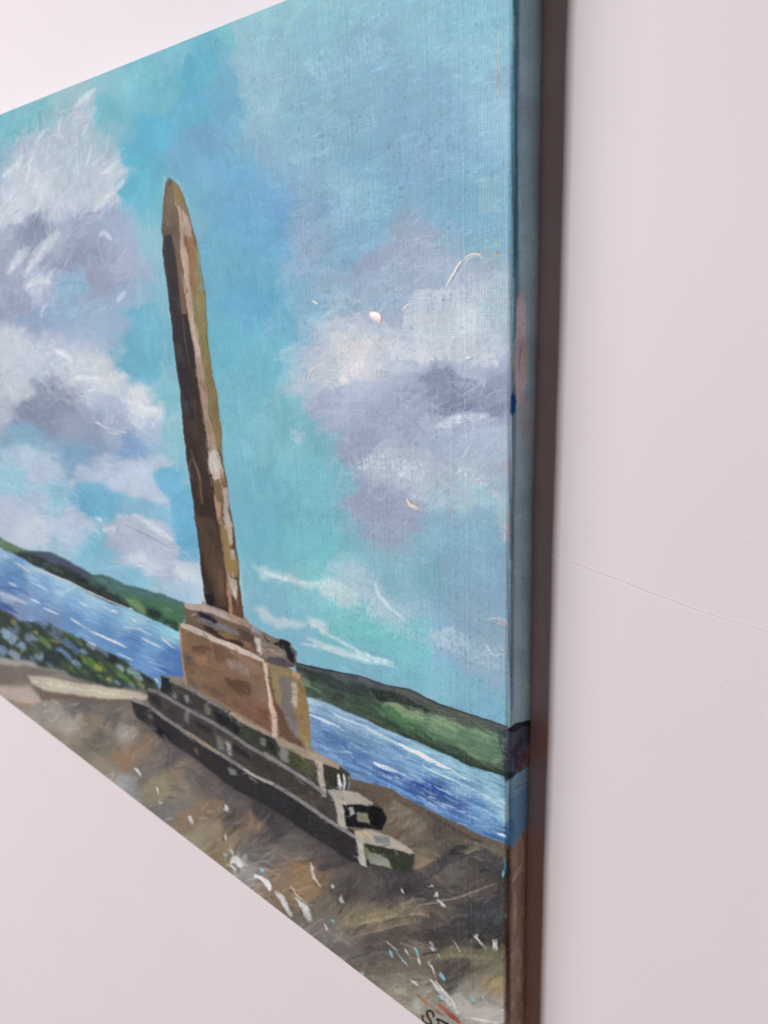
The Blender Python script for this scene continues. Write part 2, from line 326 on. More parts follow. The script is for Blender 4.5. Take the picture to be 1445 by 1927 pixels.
# the right-hand cloud: scumbled patches dragged over the weave
for P, c, dr, a in ((K_([(300,470),(440,400),(560,330),(640,290),(760,230),(860,250),(980,300),(960,420),(800,440),(640,520),(420,520)]), (150,176,198), .75, .7),
                 (K_([(745,100),(830,85),(880,120),(900,180),(1010,240),(980,330),(800,300),(735,220)]), (157,177,198), .7, .7),
                 (K_([(990,30),(1040,40),(1060,110),(1010,100)]), (154,178,200), .7, .6),
                 (K_([(640,460),(720,380),(800,330),(810,430),(760,520),(740,620),(690,640),(560,540),(420,540),(380,480)]), (144,174,198), .7, .6),
                 (K_([(160,740),(240,700),(300,560),(380,470),(450,500),(520,540),(640,600),(660,680),(560,700),(380,650),(300,800),(200,860)]), (172,192,208), 1.0, .8),
                 (K_([(730,640),(760,530),(800,440),(920,410),(1060,400),(1180,380),(1290,480),(1290,700),(1200,760),(1050,720),(900,700),(780,720)]), (194,204,214), .85, .8),
                 (K_([(1100,300),(1290,300),(1300,620),(1180,640),(1120,480)]), (178,200,210), .8, .6),
                 (K_([(350,700),(440,640),(560,640),(640,700),(900,700),(1100,680),(1260,760),(1270,880),(1120,850),(900,820),(700,830),(560,870),(380,960),(280,900)]), (205,206,216), .95, .75),
                 (K_([(360,720),(430,650),(540,660),(600,730),(560,830),(440,880),(380,960),(400,860)]), (222,214,218), .8, .8),
                 (K_([(860,870),(1000,850),(1240,960),(1280,1020),(1250,1100),(980,1080),(900,1020),(820,940)]), (134,142,184), .7, .75),
                 (K_([(930,1020),(1120,1000),(1150,1070),(980,1130),(930,1090)]), (122,130,180), .6, .85), (K_([(1190,1040),(1290,1020),(1295,1130),(1210,1140)]), (126,136,186), .6, .8),
                 (K_([(200,1030),(380,960),(560,900),(860,880),(900,980),(780,1060),(540,1030),(300,1120),(180,1100)]), (166,177,200), .8, .6),
                 (K_([(480,1060),(760,1060),(930,1130),(860,1190),(620,1150),(440,1160)]), (158,167,194), .8, .7),
                 (K_([(440,1190),(560,1180),(640,1230),(600,1290),(480,1280)]), (146,150,182), .7, .7),
                 (K_([(890,1190),(1060,1120),(1220,1100),(1200,1140),(1060,1190),(940,1200)]), (192,206,216), .95, .85),
                 (K_([(860,1180),(1300,1160),(1310,1260),(1100,1290),(900,1300)]), (170,186,204), .95, .7),
                 (K_([(115,1180),(170,1170),(220,1200),(215,1260),(140,1250)]), (158,194,204), .6, .8),
                 (K_([(60,980),(110,970),(110,1100),(95,1230),(70,1160)]), (116,182,196), .6, .8), (K_([(110,990),(190,1010),(260,1110),(310,1180),(220,1180),(130,1120)]), (126,186,200), .6, .7),
                 (L_([(520,190),(640,150),(820,170),(1040,190),(1200,250),(1270,350),(1250,420),(1130,330),(960,260),(840,330),(600,270),(480,250)]), (204,208,214), 1.22, .95),
                 (L_([(770,370),(860,320),(1000,330),(1040,380),(1000,420),(860,470),(800,440)]), (200,206,212), 1.15, .9),
                 (L_([(830,330),(960,270),(1180,330),(1250,420),(1180,480),(960,480),(830,470)]), (150,196,206), .9, .6),
                 (L_([(1000,460),(1260,420),(1300,700),(1260,900),(1100,900),(900,820),(780,700),(800,600),(840,490)]), (140,174,199), .7, .6),
                 (L_([(900,700),(1100,680),(1320,720),(1320,1000),(1200,1000),(1000,940)]), (136,162,196), .8, .6),
                 (L_([(340,720),(420,720),(500,770),(600,780),(600,860),(500,830),(330,800)]), (160,184,204), .8, .7),
                 (L_([(270,880),(330,840),(420,850),(480,940),(490,1010),(430,990),(340,950)]), (190,203,208), 1.1, .9),
                 (L_([(440,880),(580,860),(660,980),(760,1080),(700,1100),(600,1060),(500,1010)]), (176,192,206), 1.0, .85),
                 (L_([(600,820),(700,790),(960,800),(1000,850),(900,920),(760,970),(700,960),(640,880)]), (126,160,182), .8, .6),
                 (L_([(850,1120),(1000,1090),(1180,1160),(1240,1240),(1240,1320),(1100,1280),(930,1200)]), (168,184,208), 1.0, .8),
                 (L_([(1190,1180),(1290,1200),(1290,1260),(1240,1260)]), (196,204,214), 1.0, .8), (L_([(1240,520),(1300,480),(1330,560),(1330,650),(1270,640)]), (192,168,184), 1.05, .9)):
    fill(P, c, 4, 7, a, .05, .55, dry=dr)
for P, n, cols in ((K_([(60,760),(180,700),(300,520),(420,430),(560,330),(740,160),(830,80),(900,160),(1000,260),(900,420),(760,520),(640,560),(480,520),(360,620),(240,780),(160,860)]), 200, [(176,194,208), (158,184,202), (190,202,212)]),
                   (K_([(180,900),(400,960),(620,880),(900,860),(1280,960),(1290,1240),(900,1260),(700,1330),(440,1290),(240,1120)]), 260, [(160,172,194), (176,188,202), (148,156,184), (186,194,206)]),
                   (L_([(340,150),(700,120),(1240,230),(1290,440),(900,470),(820,560),(620,640),(420,560),(380,380)]), 240, [(188,198,208), (164,176,196), (158,166,190), (150,184,200)]),
                   (L_([(0,740),(330,800),(560,780),(900,1080),(1260,1180),(1280,1340),(900,1240),(600,1110),(300,960),(0,850)]), 200, [(180,196,208), (156,184,202), (150,178,200)])):
    cloud(P, n, cols, math.radians(-22), 40, 7, .5, .75, .5)
# early washes: broken passages in the upper sky
for P, c, dr, a in (([(530,250),(640,230),(720,190),(700,260),(640,300),(560,320)], (150,188,206), .9, .6), ([(560,100),(700,60),(760,90),(700,130),(600,150)], (156,196,212), .95, .6), ([(800,80),(930,60),(940,140),(860,160)], (156,192,212), .95, .6),
                 ([(560,330),(640,310),(720,350),(700,420),(600,430),(555,400)], (146,182,204), .9, .6), ([(620,260),(700,250),(720,300),(660,330),(630,300)], (120,168,192), .9, .6), ([(460,130),(540,120),(560,200),(500,240),(455,200)], (152,182,198), .85, .6),
                 ([(740,260),(860,230),(930,260),(900,330),(780,330)], (146,178,206), .9, .5), ([(880,330),(940,320),(945,400),(900,400)], (152,182,192), .85, .6), ([(470,420),(540,400),(545,500),(500,520)], (104,166,200), .8, .6)):
    fill(P, c, 5, 8, a, .05, .5, dry=dr)
for i in range(420):
    x = rs.uniform(460, 950); y = rs.uniform(-20, 470)
    c = sample(x, y) * (1.10 if rs.rand() < .6 else .92) + .01
    dab(x, y, rs.uniform(14, 60), rs.uniform(2.5, 7), math.radians(-25) + rs.normal(0, .25), c.astype(np.float32), .5, rs.normal(0, .1), rs.uniform(.5, .9), jit=.03, hh=.8)
for pl, n, ang, L, W_ in ((A_([(-300,300),(0,300),(640,40),(850,560),(900,1400),(700,1650),(0,1600),(-300,1600)]), 1500, lambda x, y: math.radians(-60 + 30 * math.sin(x * .05 + y * .03)), 26, 5),
                     (B_([(-300,60),(350,140),(760,340),(1100,700),(1000,820),(560,760),(0,720),(-300,700)]), 900, lambda x, y: math.radians(20 + 50 * math.sin(x * .06 - y * .05)), 18, 4),
                     (B_([(-300,800),(1200,850),(1350,1800),(700,1700),(0,1480),(-300,1300)]), 900, lambda x, y: math.radians(24 + 14 * math.sin(x * .05)), 24, 4.5)):
    rework(pl, n, ang, L, W_, .045, .6, .3, .3, 9)
# individual cloud shapes
for P, c, a in ((B_([(450,1320),(560,1300),(620,1380),(640,1450),(540,1520),(300,1500),(150,1420),(280,1400),(420,1380)]), (182,196,213), .6),
                (B_([(700,1400),(860,1340),(940,1320),(1080,1420),(1180,1520),(1200,1620),(900,1600),(780,1520)]), (178,188,205), .85),
                (B_([(880,1600),(1000,1620),(1110,1670),(1080,1700),(900,1670)]), (200,208,220), .8),
                (B_([(0,1300),(60,1280),(200,1370),(270,1450),(180,1440),(60,1370)]), (190,200,213), .8),
                (B_([(140,900),(190,840),(245,880),(240,960),(330,980),(430,1030),(520,1110),(500,1130),(400,1080),(280,1115),(220,1070),(160,1000)]), (172,194,210), .75),
                (B_([(520,980),(700,1010),(850,990),(1030,920),(1200,980),(1150,1040),(1040,1040),(1030,1090),(1150,1180),(1150,1250),(960,1190),(780,1180),(640,1100),(520,1050)]), (176,193,210), .85),
                (B_([(1180,1630),(1230,1640),(1300,1720),(1340,1800),(1290,1790),(1220,1720)]), (200,212,220), .8),
                (L_([(-70,750),(30,770),(90,800),(200,840),(300,870),(260,900),(130,870),(0,820),(-60,790)]), (185,207,210), .85),
                (L_([(205,1040),(260,1050),(345,1100),(340,1130),(260,1110)]), (208,216,220), .9),
                (L_([(-90,1000),(0,980),(60,1030),(170,1100),(230,1100),(180,1125),(60,1090),(-40,1040)]), (200,212,216), .8),
                (L_([(250,880),(330,830),(460,880),(500,1000),(440,1000),(330,940)]), (186,200,208), .75)):
    fill(P, c, 4, 9, a * .85, .05, .5)
fill(B_([(1030,1060),(1100,1030),(1200,1000),(1240,1040),(1250,1250),(1300,1400),(1310,1560),(1210,1540),(1170,1400),(1150,1230),(1060,1130)]), (108,172,204), 3, 4, .85)
fill(B_([(540,1130),(700,1110),(800,1190),(960,1210),(1130,1260),(1150,1380),(960,1340),(700,1330),(560,1300)]), (114,174,205), 4, 6, .7)
fill(B_([(880,120),(950,0),(1080,0),(1090,400),(1000,450),(900,400),(840,300)]), (106,172,196), 5, 5, .7)
fill(B_([(0,700),(200,700),(380,720),(520,820),(700,920),(480,950),(200,860),(0,900)]), (126,164,190), 5, 5, .5)
cloud([(395,1110),(455,1120),(470,800),(440,700),(430,560)], 10, [(135,186,202)], math.radians(85), 40, 9, .4, .3, .1)
cloud([(265,400),(310,400),(345,780),(360,900),(330,900),(250,560)], 60, [(140,190,203), (128,182,200), (150,194,208)], math.radians(84), 48, 8, .4, .2, .08)
# highlight strokes on clouds
HL = (218,222,226)
for P, wd in ((A_([(255,450),(270,400),(310,345),(345,345)]), 3), (A_([(430,255),(405,330),(395,370)]), 2.2), (A_([(180,690),(215,560),(250,430)]), 3),
              (A_([(350,380),(400,380),(430,410)]), 2), (A_([(620,450),(600,540),(575,600)]), 2.5), (A_([(700,640),(760,590),(815,540)]), 5),
              (A_([(510,180),(580,120),(660,60)]), 7), (A_([(640,900),(720,800),(840,700)]), 9), (A_([(260,900),(275,840),(330,720)]), 7),
              (A_([(20,660),(90,600),(150,520)]), 6), (A_([(190,1300),(290,1150),(400,1040)]), 12), (A_([(200,1400),(270,1360),(340,1380)]), 9),
              (A_([(800,1500),(850,1440)]), 6), (A_([(60,1320),(120,1230),(200,1140)]), 9), (A_([(680,1050),(720,1040),(760,1090)]), 5),
              (B_([(600,490),(660,460)]), 5), (B_([(480,1105),(518,1118)]), 4), (B_([(660,1350),(700,1375)]), 5), (B_([(900,1330),(960,1345),(1020,1400),(1170,1500)]), 7),
              (B_([(700,1440),(780,1420),(760,1460)]), 5), (B_([(500,400),(600,410),(740,420),(840,380),(870,390)]), 8), (B_([(380,215),(440,240),(490,290)]), 7),
              (B_([(870,560),(950,600),(1070,620)]), 10), (B_([(850,780),(760,760),(640,700)]), 4), (B_([(1200,1680),(1260,1780)]), 6),
              (L_([(225,1070),(330,1130),(520,1240),(700,1295)]), 4), (L_([(200,1185),(330,1215),(460,1270)]), 5), (L_([(240,1160),(420,1240),(700,1310)]), 8),
              (L_([(585,845),(620,920),(690,1000),(760,1060)]), 4), (L_([(1190,1180),(1230,1250),(1290,1250)]), 3), (L_([(1060,180),(1110,110)]), 3),
              (K_([(930,1170),(1050,1120),(1200,1110)]), 10), (K_([(1070,290),(1110,240),(1160,235),(1175,260)]), 4),               (L_([(0,800),(100,840),(240,860)]), 5)):
    line(P, wd * 2.0, HL, .38, True, .22, 2.2, .6, wob=2.5); line(P, wd * .8, HL, .40, True, .30, 1.2, .6, wob=2.5)
line(B_([(100,650),(130,600),(170,560)]), 5, (128,138,172), .6); line(B_([(600,700),(720,750),(840,780)]), 4, (140,155,190), .6)
line(B_([(860,1400),(1000,1470),(1170,1560)]), 4, (150,158,178), .6); line(A_([(380,1400),(470,1380),(570,1385)]), 4, (125,150,178), .6)
line(A_([(200,1420),(205,1550),(215,1680)]), 4, (140,155,185), .5)

# the cloud greys were mixed from white, a blue and a little violet: cool them down
R_, G_c, B_c = PAINT[..., 0].copy(), PAINT[..., 1].copy(), PAINT[..., 2].copy()
wv_ = np.clip((R_ - G_c + .13) / .09, 0, 1) * .9 * np.clip((.83 - G_c) / .06, 0, 1)
gt = .45 * R_ + .55 * G_c + .012
PAINT[..., 0] += (gt - .034 - R_) * wv_; PAINT[..., 1] += (gt - G_c) * wv_; PAINT[..., 2] += (np.minimum(B_c, gt + .088) - B_c) * wv_
del R_, G_c, B_c, wv_, gt
# a thin turquoise glaze over the lower right sky and the top right corner
gl = blur(blur(inside([(600,1010),(760,1010),(980,960),(980,1420),(560,1300),(620,1120)], XX + 2 * N1, YY + 2 * N2).astype(np.float32), 22), 14)[..., None]
PAINT += gl * np.array([-.022, .020, -.004], np.float32)
gl = blur(blur(inside([(450,-260),(980,-260),(980,400),(700,420),(560,300),(450,200)], XX, YY).astype(np.float32), 30), 20)[..., None]
PAINT += gl * np.array([-.004, .016, .014], np.float32)
# ------------------------------------------------------------------ 2. far shore and hills
HILL_L = E_([(-1000,-60),(-500,60),(0,213),(70,258),(160,305),(230,320),(300,316),(400,342),(500,408),(640,478),(700,475),(860,545),(1050,595),(1262,668),(1262,770),(1215,862),(1100,815),(1000,762),(880,712),(760,675),(600,597),(500,545),(380,485),(240,415),(120,352),(0,288),(-500,60),(-1000,-20)])
HILL_R = G_([(150,72),(300,108),(480,140),(620,188),(750,213),(900,288),(1050,340),(1272,408),(1276,680),(1170,645),(1060,615),(930,550),(800,492),(620,424),(470,350),(330,295),(200,250)])
WATER_L = E_([(-1000,-20),(-500,60),(0,288),(120,352),(380,485),(600,597),(760,675),(880,712),(1000,762),(1100,815),(1215,862),(1245,960),(1258,1210),(1160,1190),(1090,1160),(1080,1240),(960,1170),(700,1040),(400,880),(0,760),(-500,500),(-1000,350)])
WATER_R = G_([(200,250),(330,295),(470,350),(620,424),(800,492),(930,550),(1060,615),(1170,645),(1276,680),(1276,1035),(1130,985),(1030,940),(900,875),(760,805),(620,735),(460,692),(230,560)])
GROUND = [(-300,1075)] + E_([(0,1040),(250,1080),(420,1130),(1000,1262),(1090,1240)]) + [(470,1380)] + G_([(230,545),(460,685),(620,730),(760,802),(900,872),(1030,935),(1130,980),(1276,1030)]) + [(962,2110),(-300,2110)]
fill(HILL_L, (68,98,88), 2, 2)
fill(E_([(-1000,-60),(0,213),(70,258),(165,308),(100,342),(0,285),(-1000,-20)]), (96,126,96), 2, 2)
fill(E_([(215,320),(300,318),(390,338),(500,408),(640,478),(610,515),(480,455),(380,420),(240,350)]), (72,80,106), 3, 2)
fill(E_([(90,325),(200,332),(300,362),(450,425),(600,500),(760,580),(850,645),(880,710),(760,668),(600,590),(500,540),(380,480),(240,405),(120,348)]), (50,56,58), 3, 3)
fill(E_([(640,482),(700,478),(860,550),(1050,600),(1250,672),(1250,700),(1000,645),(850,605),(700,545)]), (72,108,110), 3, 3)
fill(E_([(800,600),(1000,642),(1255,682),(1250,775),(1210,855),(1100,800),(1000,755),(880,700),(830,645)]), (70,110,82), 3, 3)
fill(E_([(850,640),(900,648),(1010,718),(1000,752),(900,695)]), (116,148,96), 3, 2)
fill(E_([(1000,690),(1060,692),(1105,740),(1080,790),(1010,750)]), (44,58,52), 4, 4)
fill(E_([(1100,775),(1220,800),(1210,855),(1100,812)]), (48,74,58), 3, 3)
for x, y, c in ((330,410,(74,92,76)),(400,450,(70,88,72)),(640,545,(64,100,84)),(480,480,(40,44,48)),(560,515,(36,40,44)),(230,372,(66,72,70)),(760,590,(84,120,110)),(940,630,(78,120,92)),(1150,720,(92,134,96)),(700,520,(86,126,126))):
    (px, py), = E_([(x, y)]); dab(px, py, 26, 8, .45, c3(c), .7, .1)
SKYREF = PAINT.copy()
cloud(HILL_L[2:-3], 90, [(60,86,72), (76,106,84), (56,66,66)], .45, 14, 5, .35, 0, .5)
fill(HILL_R, (82,86,80), 1, 2)
fill(G_([(150,75),(480,142),(620,190),(610,215),(480,190),(300,150),(165,100)]), (76,82,92), 1, 2)
fill(G_([(160,95),(300,130),(540,200),(560,270),(400,225),(230,165)]), (52,60,60), 2, 3)
fill(G_([(540,205),(650,225),(760,265),(860,330),(800,355),(700,320),(580,265)]), (46,52,54), 1, 3)
fill(G_([(190,150),(420,230),(600,290),(700,390),(850,450),(1000,520),(1150,600),(1100,625),(930,548),(800,488),(620,420),(470,345),(330,290),(205,240)]), (58,78,60), 2, 3)
fill(G_([(590,285),(720,300),(860,350),(980,392),(1100,420),(1215,440),(1245,560),(1200,610),(1100,590),(1000,520),(850,450),(700,390),(620,340)]), (92,136,90), 2, 4)
fill(G_([(600,285),(700,290),(830,335),(820,370),(700,345)]), (122,152,98), 2, 4)
fill(G_([(850,350),(950,360),(1050,410),(1000,440),(880,400)]), (112,146,100), 2, 4)
fill(G_([(560,300),(640,310),(760,380),(860,430),(1000,500),(980,520),(800,440),(640,370)]), (62,116,66), 2, 4)
fill(G_([(1000,440),(1200,470),(1230,560),(1180,600),(1050,520)]), (84,124,86), 2, 4)
fill(G_([(620,380),(760,440),(930,530),(1080,600),(1270,640),(1276,680),(1170,643),(1060,612),(930,548),(800,490),(700,450)]), (46,62,50), 2, 3)
fill(G_([(1215,430),(1272,420),(1276,680),(1250,650),(1235,540)]), (54,68,70), 2, 4)
fill(G_([(330,240),(380,225),(420,250),(410,290),(360,280)]), (58,56,50), 2, 4)
fill(G_([(188,150),(228,165),(225,205),(195,205)]), (98,134,84), 2, 3)
SKYREF = PAINT.copy()
cloud(HILL_R, 240, [(84,120,84), (60,76,64), (100,130,96), (58,66,62)], .42, 34, 5, .32, .35, .12)
line(G_([(160,78),(300,112),(480,142),(620,190),(750,218),(900,290),(1060,345),(1260,408)]), 2.5, (50,54,64), .8, False, .2)

tone(HILL_L, .85); tone(HILL_R, .62, 1.04)
rework(HILL_L, 260, .5, 14, 3.5, .12, .55, .25)
rework(HILL_R, 520, .40, 34, 4, .13, .6, .12, .6)
# ------------------------------------------------------------------ 3. water
WF = [(-200,1000,110,160,205),(-200,1100,85,130,190)] + [E_([(x, y)])[0] + c for x, y, c in (
  (40,330,(130,170,208)),(250,450,(140,178,212)),(420,530,(140,185,215)),(620,640,(135,182,212)),(900,760,(130,180,205)),(1150,880,(120,180,205)),(1180,850,(130,200,215)),
  (100,420,(95,145,198)),(300,560,(108,158,208)),(550,690,(108,162,210)),(800,830,(100,155,205)),(1050,930,(92,150,200)),(100,500,(75,125,185)),(60,560,(82,125,185)),(200,640,(110,140,190)),
  (60,640,(135,155,190)),(300,700,(100,140,195)),(500,780,(85,135,195)),(720,880,(82,132,195)),(900,960,(78,128,195)),(1150,1000,(66,115,185)),(1220,1080,(62,108,180)),(1000,1080,(90,140,200)),
  (150,720,(110,135,180)),(350,790,(100,130,175)),(600,900,(95,145,200)),(40,700,(70,95,155)),(1130,1120,(80,125,190)))]
WFR = [G_([(x, y)])[0] + c for x, y, c in (
  (230,280,(150,185,208)),(400,350,(130,175,208)),(600,430,(120,170,205)),(800,510,(120,178,208)),(1000,610,(118,178,205)),(1180,680,(120,180,205)),(1260,700,(80,130,160)),
  (260,400,(92,140,195)),(330,480,(70,115,180)),(480,480,(92,140,190)),(620,560,(98,148,200)),(800,620,(100,155,208)),(1000,720,(105,160,205)),(1200,800,(125,180,205)),(1250,860,(130,180,215)),
  (300,540,(92,140,200)),(480,600,(68,110,180)),(600,660,(62,100,175)),(760,720,(52,84,165)),(900,770,(52,84,160)),(1020,820,(56,95,175)),(1150,880,(95,150,205)),(500,680,(92,145,200)),
  (700,760,(82,130,195)),(900,850,(78,122,190)),(1050,910,(70,115,185)),(1200,990,(62,108,175)),(1270,1000,(50,90,140)),(1100,840,(88,145,205)),(420,560,(84,134,198)))]
for pl, fl, sc_ in ((WATER_L, WF, 1), (WATER_R, WFR, 1.6)):
    b, f = field(fl, warp=5, power=4.5, eps=60, x0=min(p[0] for p in pl) - 4, y0=min(p[1] for p in pl) - 4, x1=max(p[0] for p in pl) + 4, y1=max(p[1] for p in pl) + 4)
    s, m = pmask(pl, 1, 1.5)
    full = np.zeros((GH, GW), np.float32); full[s] = m
    sb = np.s_[b[1]:b[3], b[0]:b[2]]
    PAINT[sb] += (f - PAINT[sb]) * full[sb][..., None]
    SKYREF = PAINT.copy()
    xs = [p[0] for p in pl]; ys = [p[1] for p in pl]; k = 0
    while k < 620:
        x = rs.uniform(max(min(xs), -290), max(xs)); y = rs.uniform(min(ys), max(ys))
        if not inside(pl, np.array([x]), np.array([y]))[0]: continue
        k += 1
        c = sample(x, y) * (1 + rs.normal(0, .09)) + (.06 if rs.rand() < .12 else 0)
        dab(x, y, 26 * sc_ * rs.uniform(.5, 1.6), 3.4 * sc_ * rs.uniform(.5, 1.3), math.radians(25 if sc_ == 1 else 22) + rs.normal(0, .07), c.astype(np.float32), .6, rs.normal(0, .03), .25 * rs.rand(), mask=full, jit=.05, hh=.4)
tone(WATER_L, .74, 1.04); tone(WATER_R, .66, 1.02)
PK = (205,203,208)
for P, wd, c in ((E_([(200,425),(400,492),(620,597),(820,684),(905,716)]), 2.6, (206,200,196)), (E_([(100,390),(200,450)]), 3, PK), (E_([(300,700),(400,742)]), 4, (185,190,212)),
              (E_([(480,770),(560,822)]), 4, PK), (E_([(610,855),(740,915),(862,972)]), 4.5, PK), (E_([(550,822),(612,846)]), 3, PK), (E_([(-60,575),(60,620),(190,672)]), 8, (178,182,205)),
              (E_([(210,640),(270,668)]), 6, (170,195,222)), (E_([(840,830),(950,850),(1040,885)]), 3, (190,195,200)), (E_([(960,905),(1100,970)]), 3, PK), (E_([(1100,900),(1150,950),(1190,975)]), 3.5, PK),
              (E_([(770,715),(800,740)]), 4, PK), (E_([(880,705),(900,712)]), 3, (220,205,200)), (E_([(900,780),(930,800)]), 3, PK), (E_([(540,665),(600,690)]), 3, (190,205,225)),
              (E_([(60,530),(120,560)]), 5, (185,200,225)), (E_([(800,1010),(910,1060)]), 3, (180,195,220)), (E_([(560,920),(640,950),(670,990)]), 4, (185,192,215)), (E_([(250,540),(320,580)]), 3, (180,190,220)),
              (E_([(1060,1180),(1075,1215)]), 5, (185,205,225)), (E_([(430,600),(520,560)]), 2, (190,200,205)), (E_([(700,690),(790,735)]), 3, (180,190,205)),
              (G_([(355,345),(480,395),(600,455),(700,505)]), 6, (190,205,215)), (G_([(700,500),(740,525),(800,550),(870,590),(960,630)]), 8.5, (225,230,234)), (G_([(960,625),(1020,670),(1060,695)]), 3, (205,215,222)),
              (G_([(565,598),(620,622),(690,645)]), 8, (224,230,238)), (G_([(680,640),(760,680)]), 3, (190,205,225)), (G_([(820,615),(1000,700),(1190,790)]), 4, (200,215,222)),
              (G_([(220,345),(300,375),(385,412)]), 4, (205,215,225)), (G_([(290,370),(340,395)]), 4, (200,212,225)), (G_([(1210,970),(1255,985)]), 5, (215,225,235)), (G_([(850,775),(890,790)]), 2, (190,205,230)),
              (G_([(920,810),(1000,840)]), 2, (185,200,230)), (G_([(1000,845),(1090,865)]), 2, (160,185,225)), (G_([(410,535),(450,550)]), 3, (190,205,222)), (G_([(900,640),(1000,660),(1100,700)]), 2.5, (170,200,215)),
              (G_([(1080,830),(1150,850),(1250,930)]), 5, (130,175,215)), (G_([(560,570),(760,630)]), 2.5, (120,165,210)), (G_([(320,560),(480,620),(620,700),(860,820),(1100,930)]), 4, (100,150,205))):
    line(P, wd, c, .9, True, .12, 1, .8)
for P, wd, c in ((G_([(600,640),(700,668),(830,720),(1010,800)]), 8, (46,76,152)), (G_([(400,480),(425,530)]), 6, (60,105,175)), (G_([(800,665),(940,770)]), 5, (50,80,160)), (E_([(0,660),(60,700),(120,740)]), 6, (62,85,150)),
              (E_([(0,560),(120,570),(200,610)]), 5, (72,110,170)), (G_([(1140,970),(1230,1000),(1270,1020)]), 5, (50,100,170)), (E_([(750,830),(860,880)]), 4, (120,135,150)), (E_([(1090,1110),(1230,1170)]), 7, (60,95,175))):
    line(P, wd, c, .6, True, .1, 2, .4)

for pl, n, k in ((WATER_L, 190, 1.), (WATER_R, 260, 1.5)):
    s, m = pmask(pl, 1, 1.); full = np.zeros((GH, GW), np.float32); full[s] = m
    xs = [p[0] for p in pl]; ys = [p[1] for p in pl]; c_ = 0
    while c_ < n:
        x = rs.uniform(max(min(xs), -200), max(xs)); y = rs.uniform(min(ys), max(ys))
        if full[int(y - GY0), int(x - GX0)] < .5: continue
        c_ += 1
        dab(x, y, 22 * k * rs.uniform(.4, 1.8), rs.uniform(1.6, 3.2) * k, math.radians(24) + rs.normal(0, .08), c3([(168,192,214),(148,180,206),(60,96,150),(190,204,218),(84,122,170)][rs.randint(5)]), .55, rs.normal(0, .04), .45, mask=full, jit=.04, hh=.6)
# ------------------------------------------------------------------ 4. rocks and weeds on the left shore, path
VEG = E_([(-800,560),(-300,640),(0,718),(60,740),(160,800),(240,790),(330,800),(430,860),(560,912),(640,960),(720,1010),(830,1060),(960,1130),(1050,1185),(1085,1240),(1000,1262),(900,1247),(700,1225),(520,1175),(420,1135),(250,1085),(100,1052),(0,1040),(-800,1000)])
GF = [(-200,1200,120,110,102),(-200,1500,120,110,102)]
for FN, L in ((G_, ((480,700,95,75,62),(560,730,100,80,68),(560,900,118,98,82),(700,850,130,112,92),(800,900,124,108,90),(640,800,105,86,70),(860,850,88,78,72),(900,940,92,80,70),(1000,985,98,88,78),(1100,1030,118,108,96),(1200,1065,115,106,92),(1000,1100,72,66,68),(1150,1100,74,69,69),(900,1125,82,75,72),(850,1130,125,108,90),(1235,1150,68,62,64),(700,1235,70,62,64),(560,1230,88,78,76),(400,1185,95,85,80),(200,1150,150,108,75),(100,1080,110,98,92),(300,1080,84,74,74),(150,1000,95,88,85),(50,950,80,72,75),(640,1010,110,92,76))),
              (I_, ((300,350,134,106,86),(400,380,150,115,82),(250,230,112,100,94),(340,220,100,90,88),(420,260,90,78,75),(600,380,75,66,64),(750,350,66,60,64),(900,420,72,65,67),(1050,320,105,98,92),(1100,400,84,74,69),(1200,380,88,76,70),(1230,500,66,64,68),(700,530,134,118,94),(850,500,110,98,86),(620,540,118,102,82),(950,530,90,80,75),(1000,600,74,67,67),(1150,560,68,65,68),(450,500,118,106,92),(500,600,115,108,103),(550,680,105,95,90),(700,660,86,76,73),(800,620,93,82,75),(900,700,112,100,85),(1050,700,110,100,80),(1200,720,117,107,86),(1050,760,84,74,69),(700,760,120,108,92),(850,850,137,124,107),(1100,830,136,129,116),(1200,950,168,158,153),(1240,820,148,126,93),(1150,920,158,150,143),(950,930,142,132,117),(1250,600,68,60,57),(800,920,150,138,122),(1000,1020,150,140,130),(1180,1080,130,112,98))),
              (H_, ((100,100,126,116,108),(200,110,106,99,96),(60,150,152,142,132),(120,230,168,154,140),(60,300,145,130,112),(200,300,142,127,109),(300,230,136,116,98),(400,170,110,100,95),(300,350,104,95,88),(480,280,152,140,130),(350,400,114,107,92),(560,410,138,110,88),(640,375,136,108,86),(480,470,142,108,84),(300,480,142,127,107),(400,560,135,122,108),(480,620,150,148,150),(620,560,112,103,97),(700,650,142,127,99),(850,560,137,113,92),(880,650,138,120,102),(700,430,113,98,93),(780,380,120,105,98),(800,450,88,80,84),(600,260,112,96,85),(950,600,108,96,93),(1100,600,102,90,86),(1020,810,142,114,90),(1100,830,136,108,86),(870,890,138,110,88),(1050,930,150,130,108),(980,1000,150,132,110),(1200,1010,145,122,98),(1150,1130,137,116,85),(850,780,120,112,106),(780,830,113,108,106),(1200,700,88,80,84),(1250,880,104,88,80),(1350,920,140,108,85),(1400,1000,100,85,80),(1350,1100,104,98,96),(1430,830,72,66,70),(1300,1170,150,145,140),(1200,850,92,84,84)))):
    for t in L:
        (px, py), = FN([t[:2]]); GF.append((px, py) + t[2:])
b, f = field(GF, warp=9, power=5.0, eps=80, x0=-300, y0=1060, x1=1000, y1=2118)
s, m = pmask(GROUND, 1, 1.5)
gm = np.zeros((GH, GW), np.float32); gm[s] = m
sb = np.s_[b[1]:b[3], b[0]:b[2]]
PAINT[sb] += (f * (1 + .05 * NV[sb])[..., None] - PAINT[sb]) * gm[sb][..., None]
SKYREF = PAINT.copy()
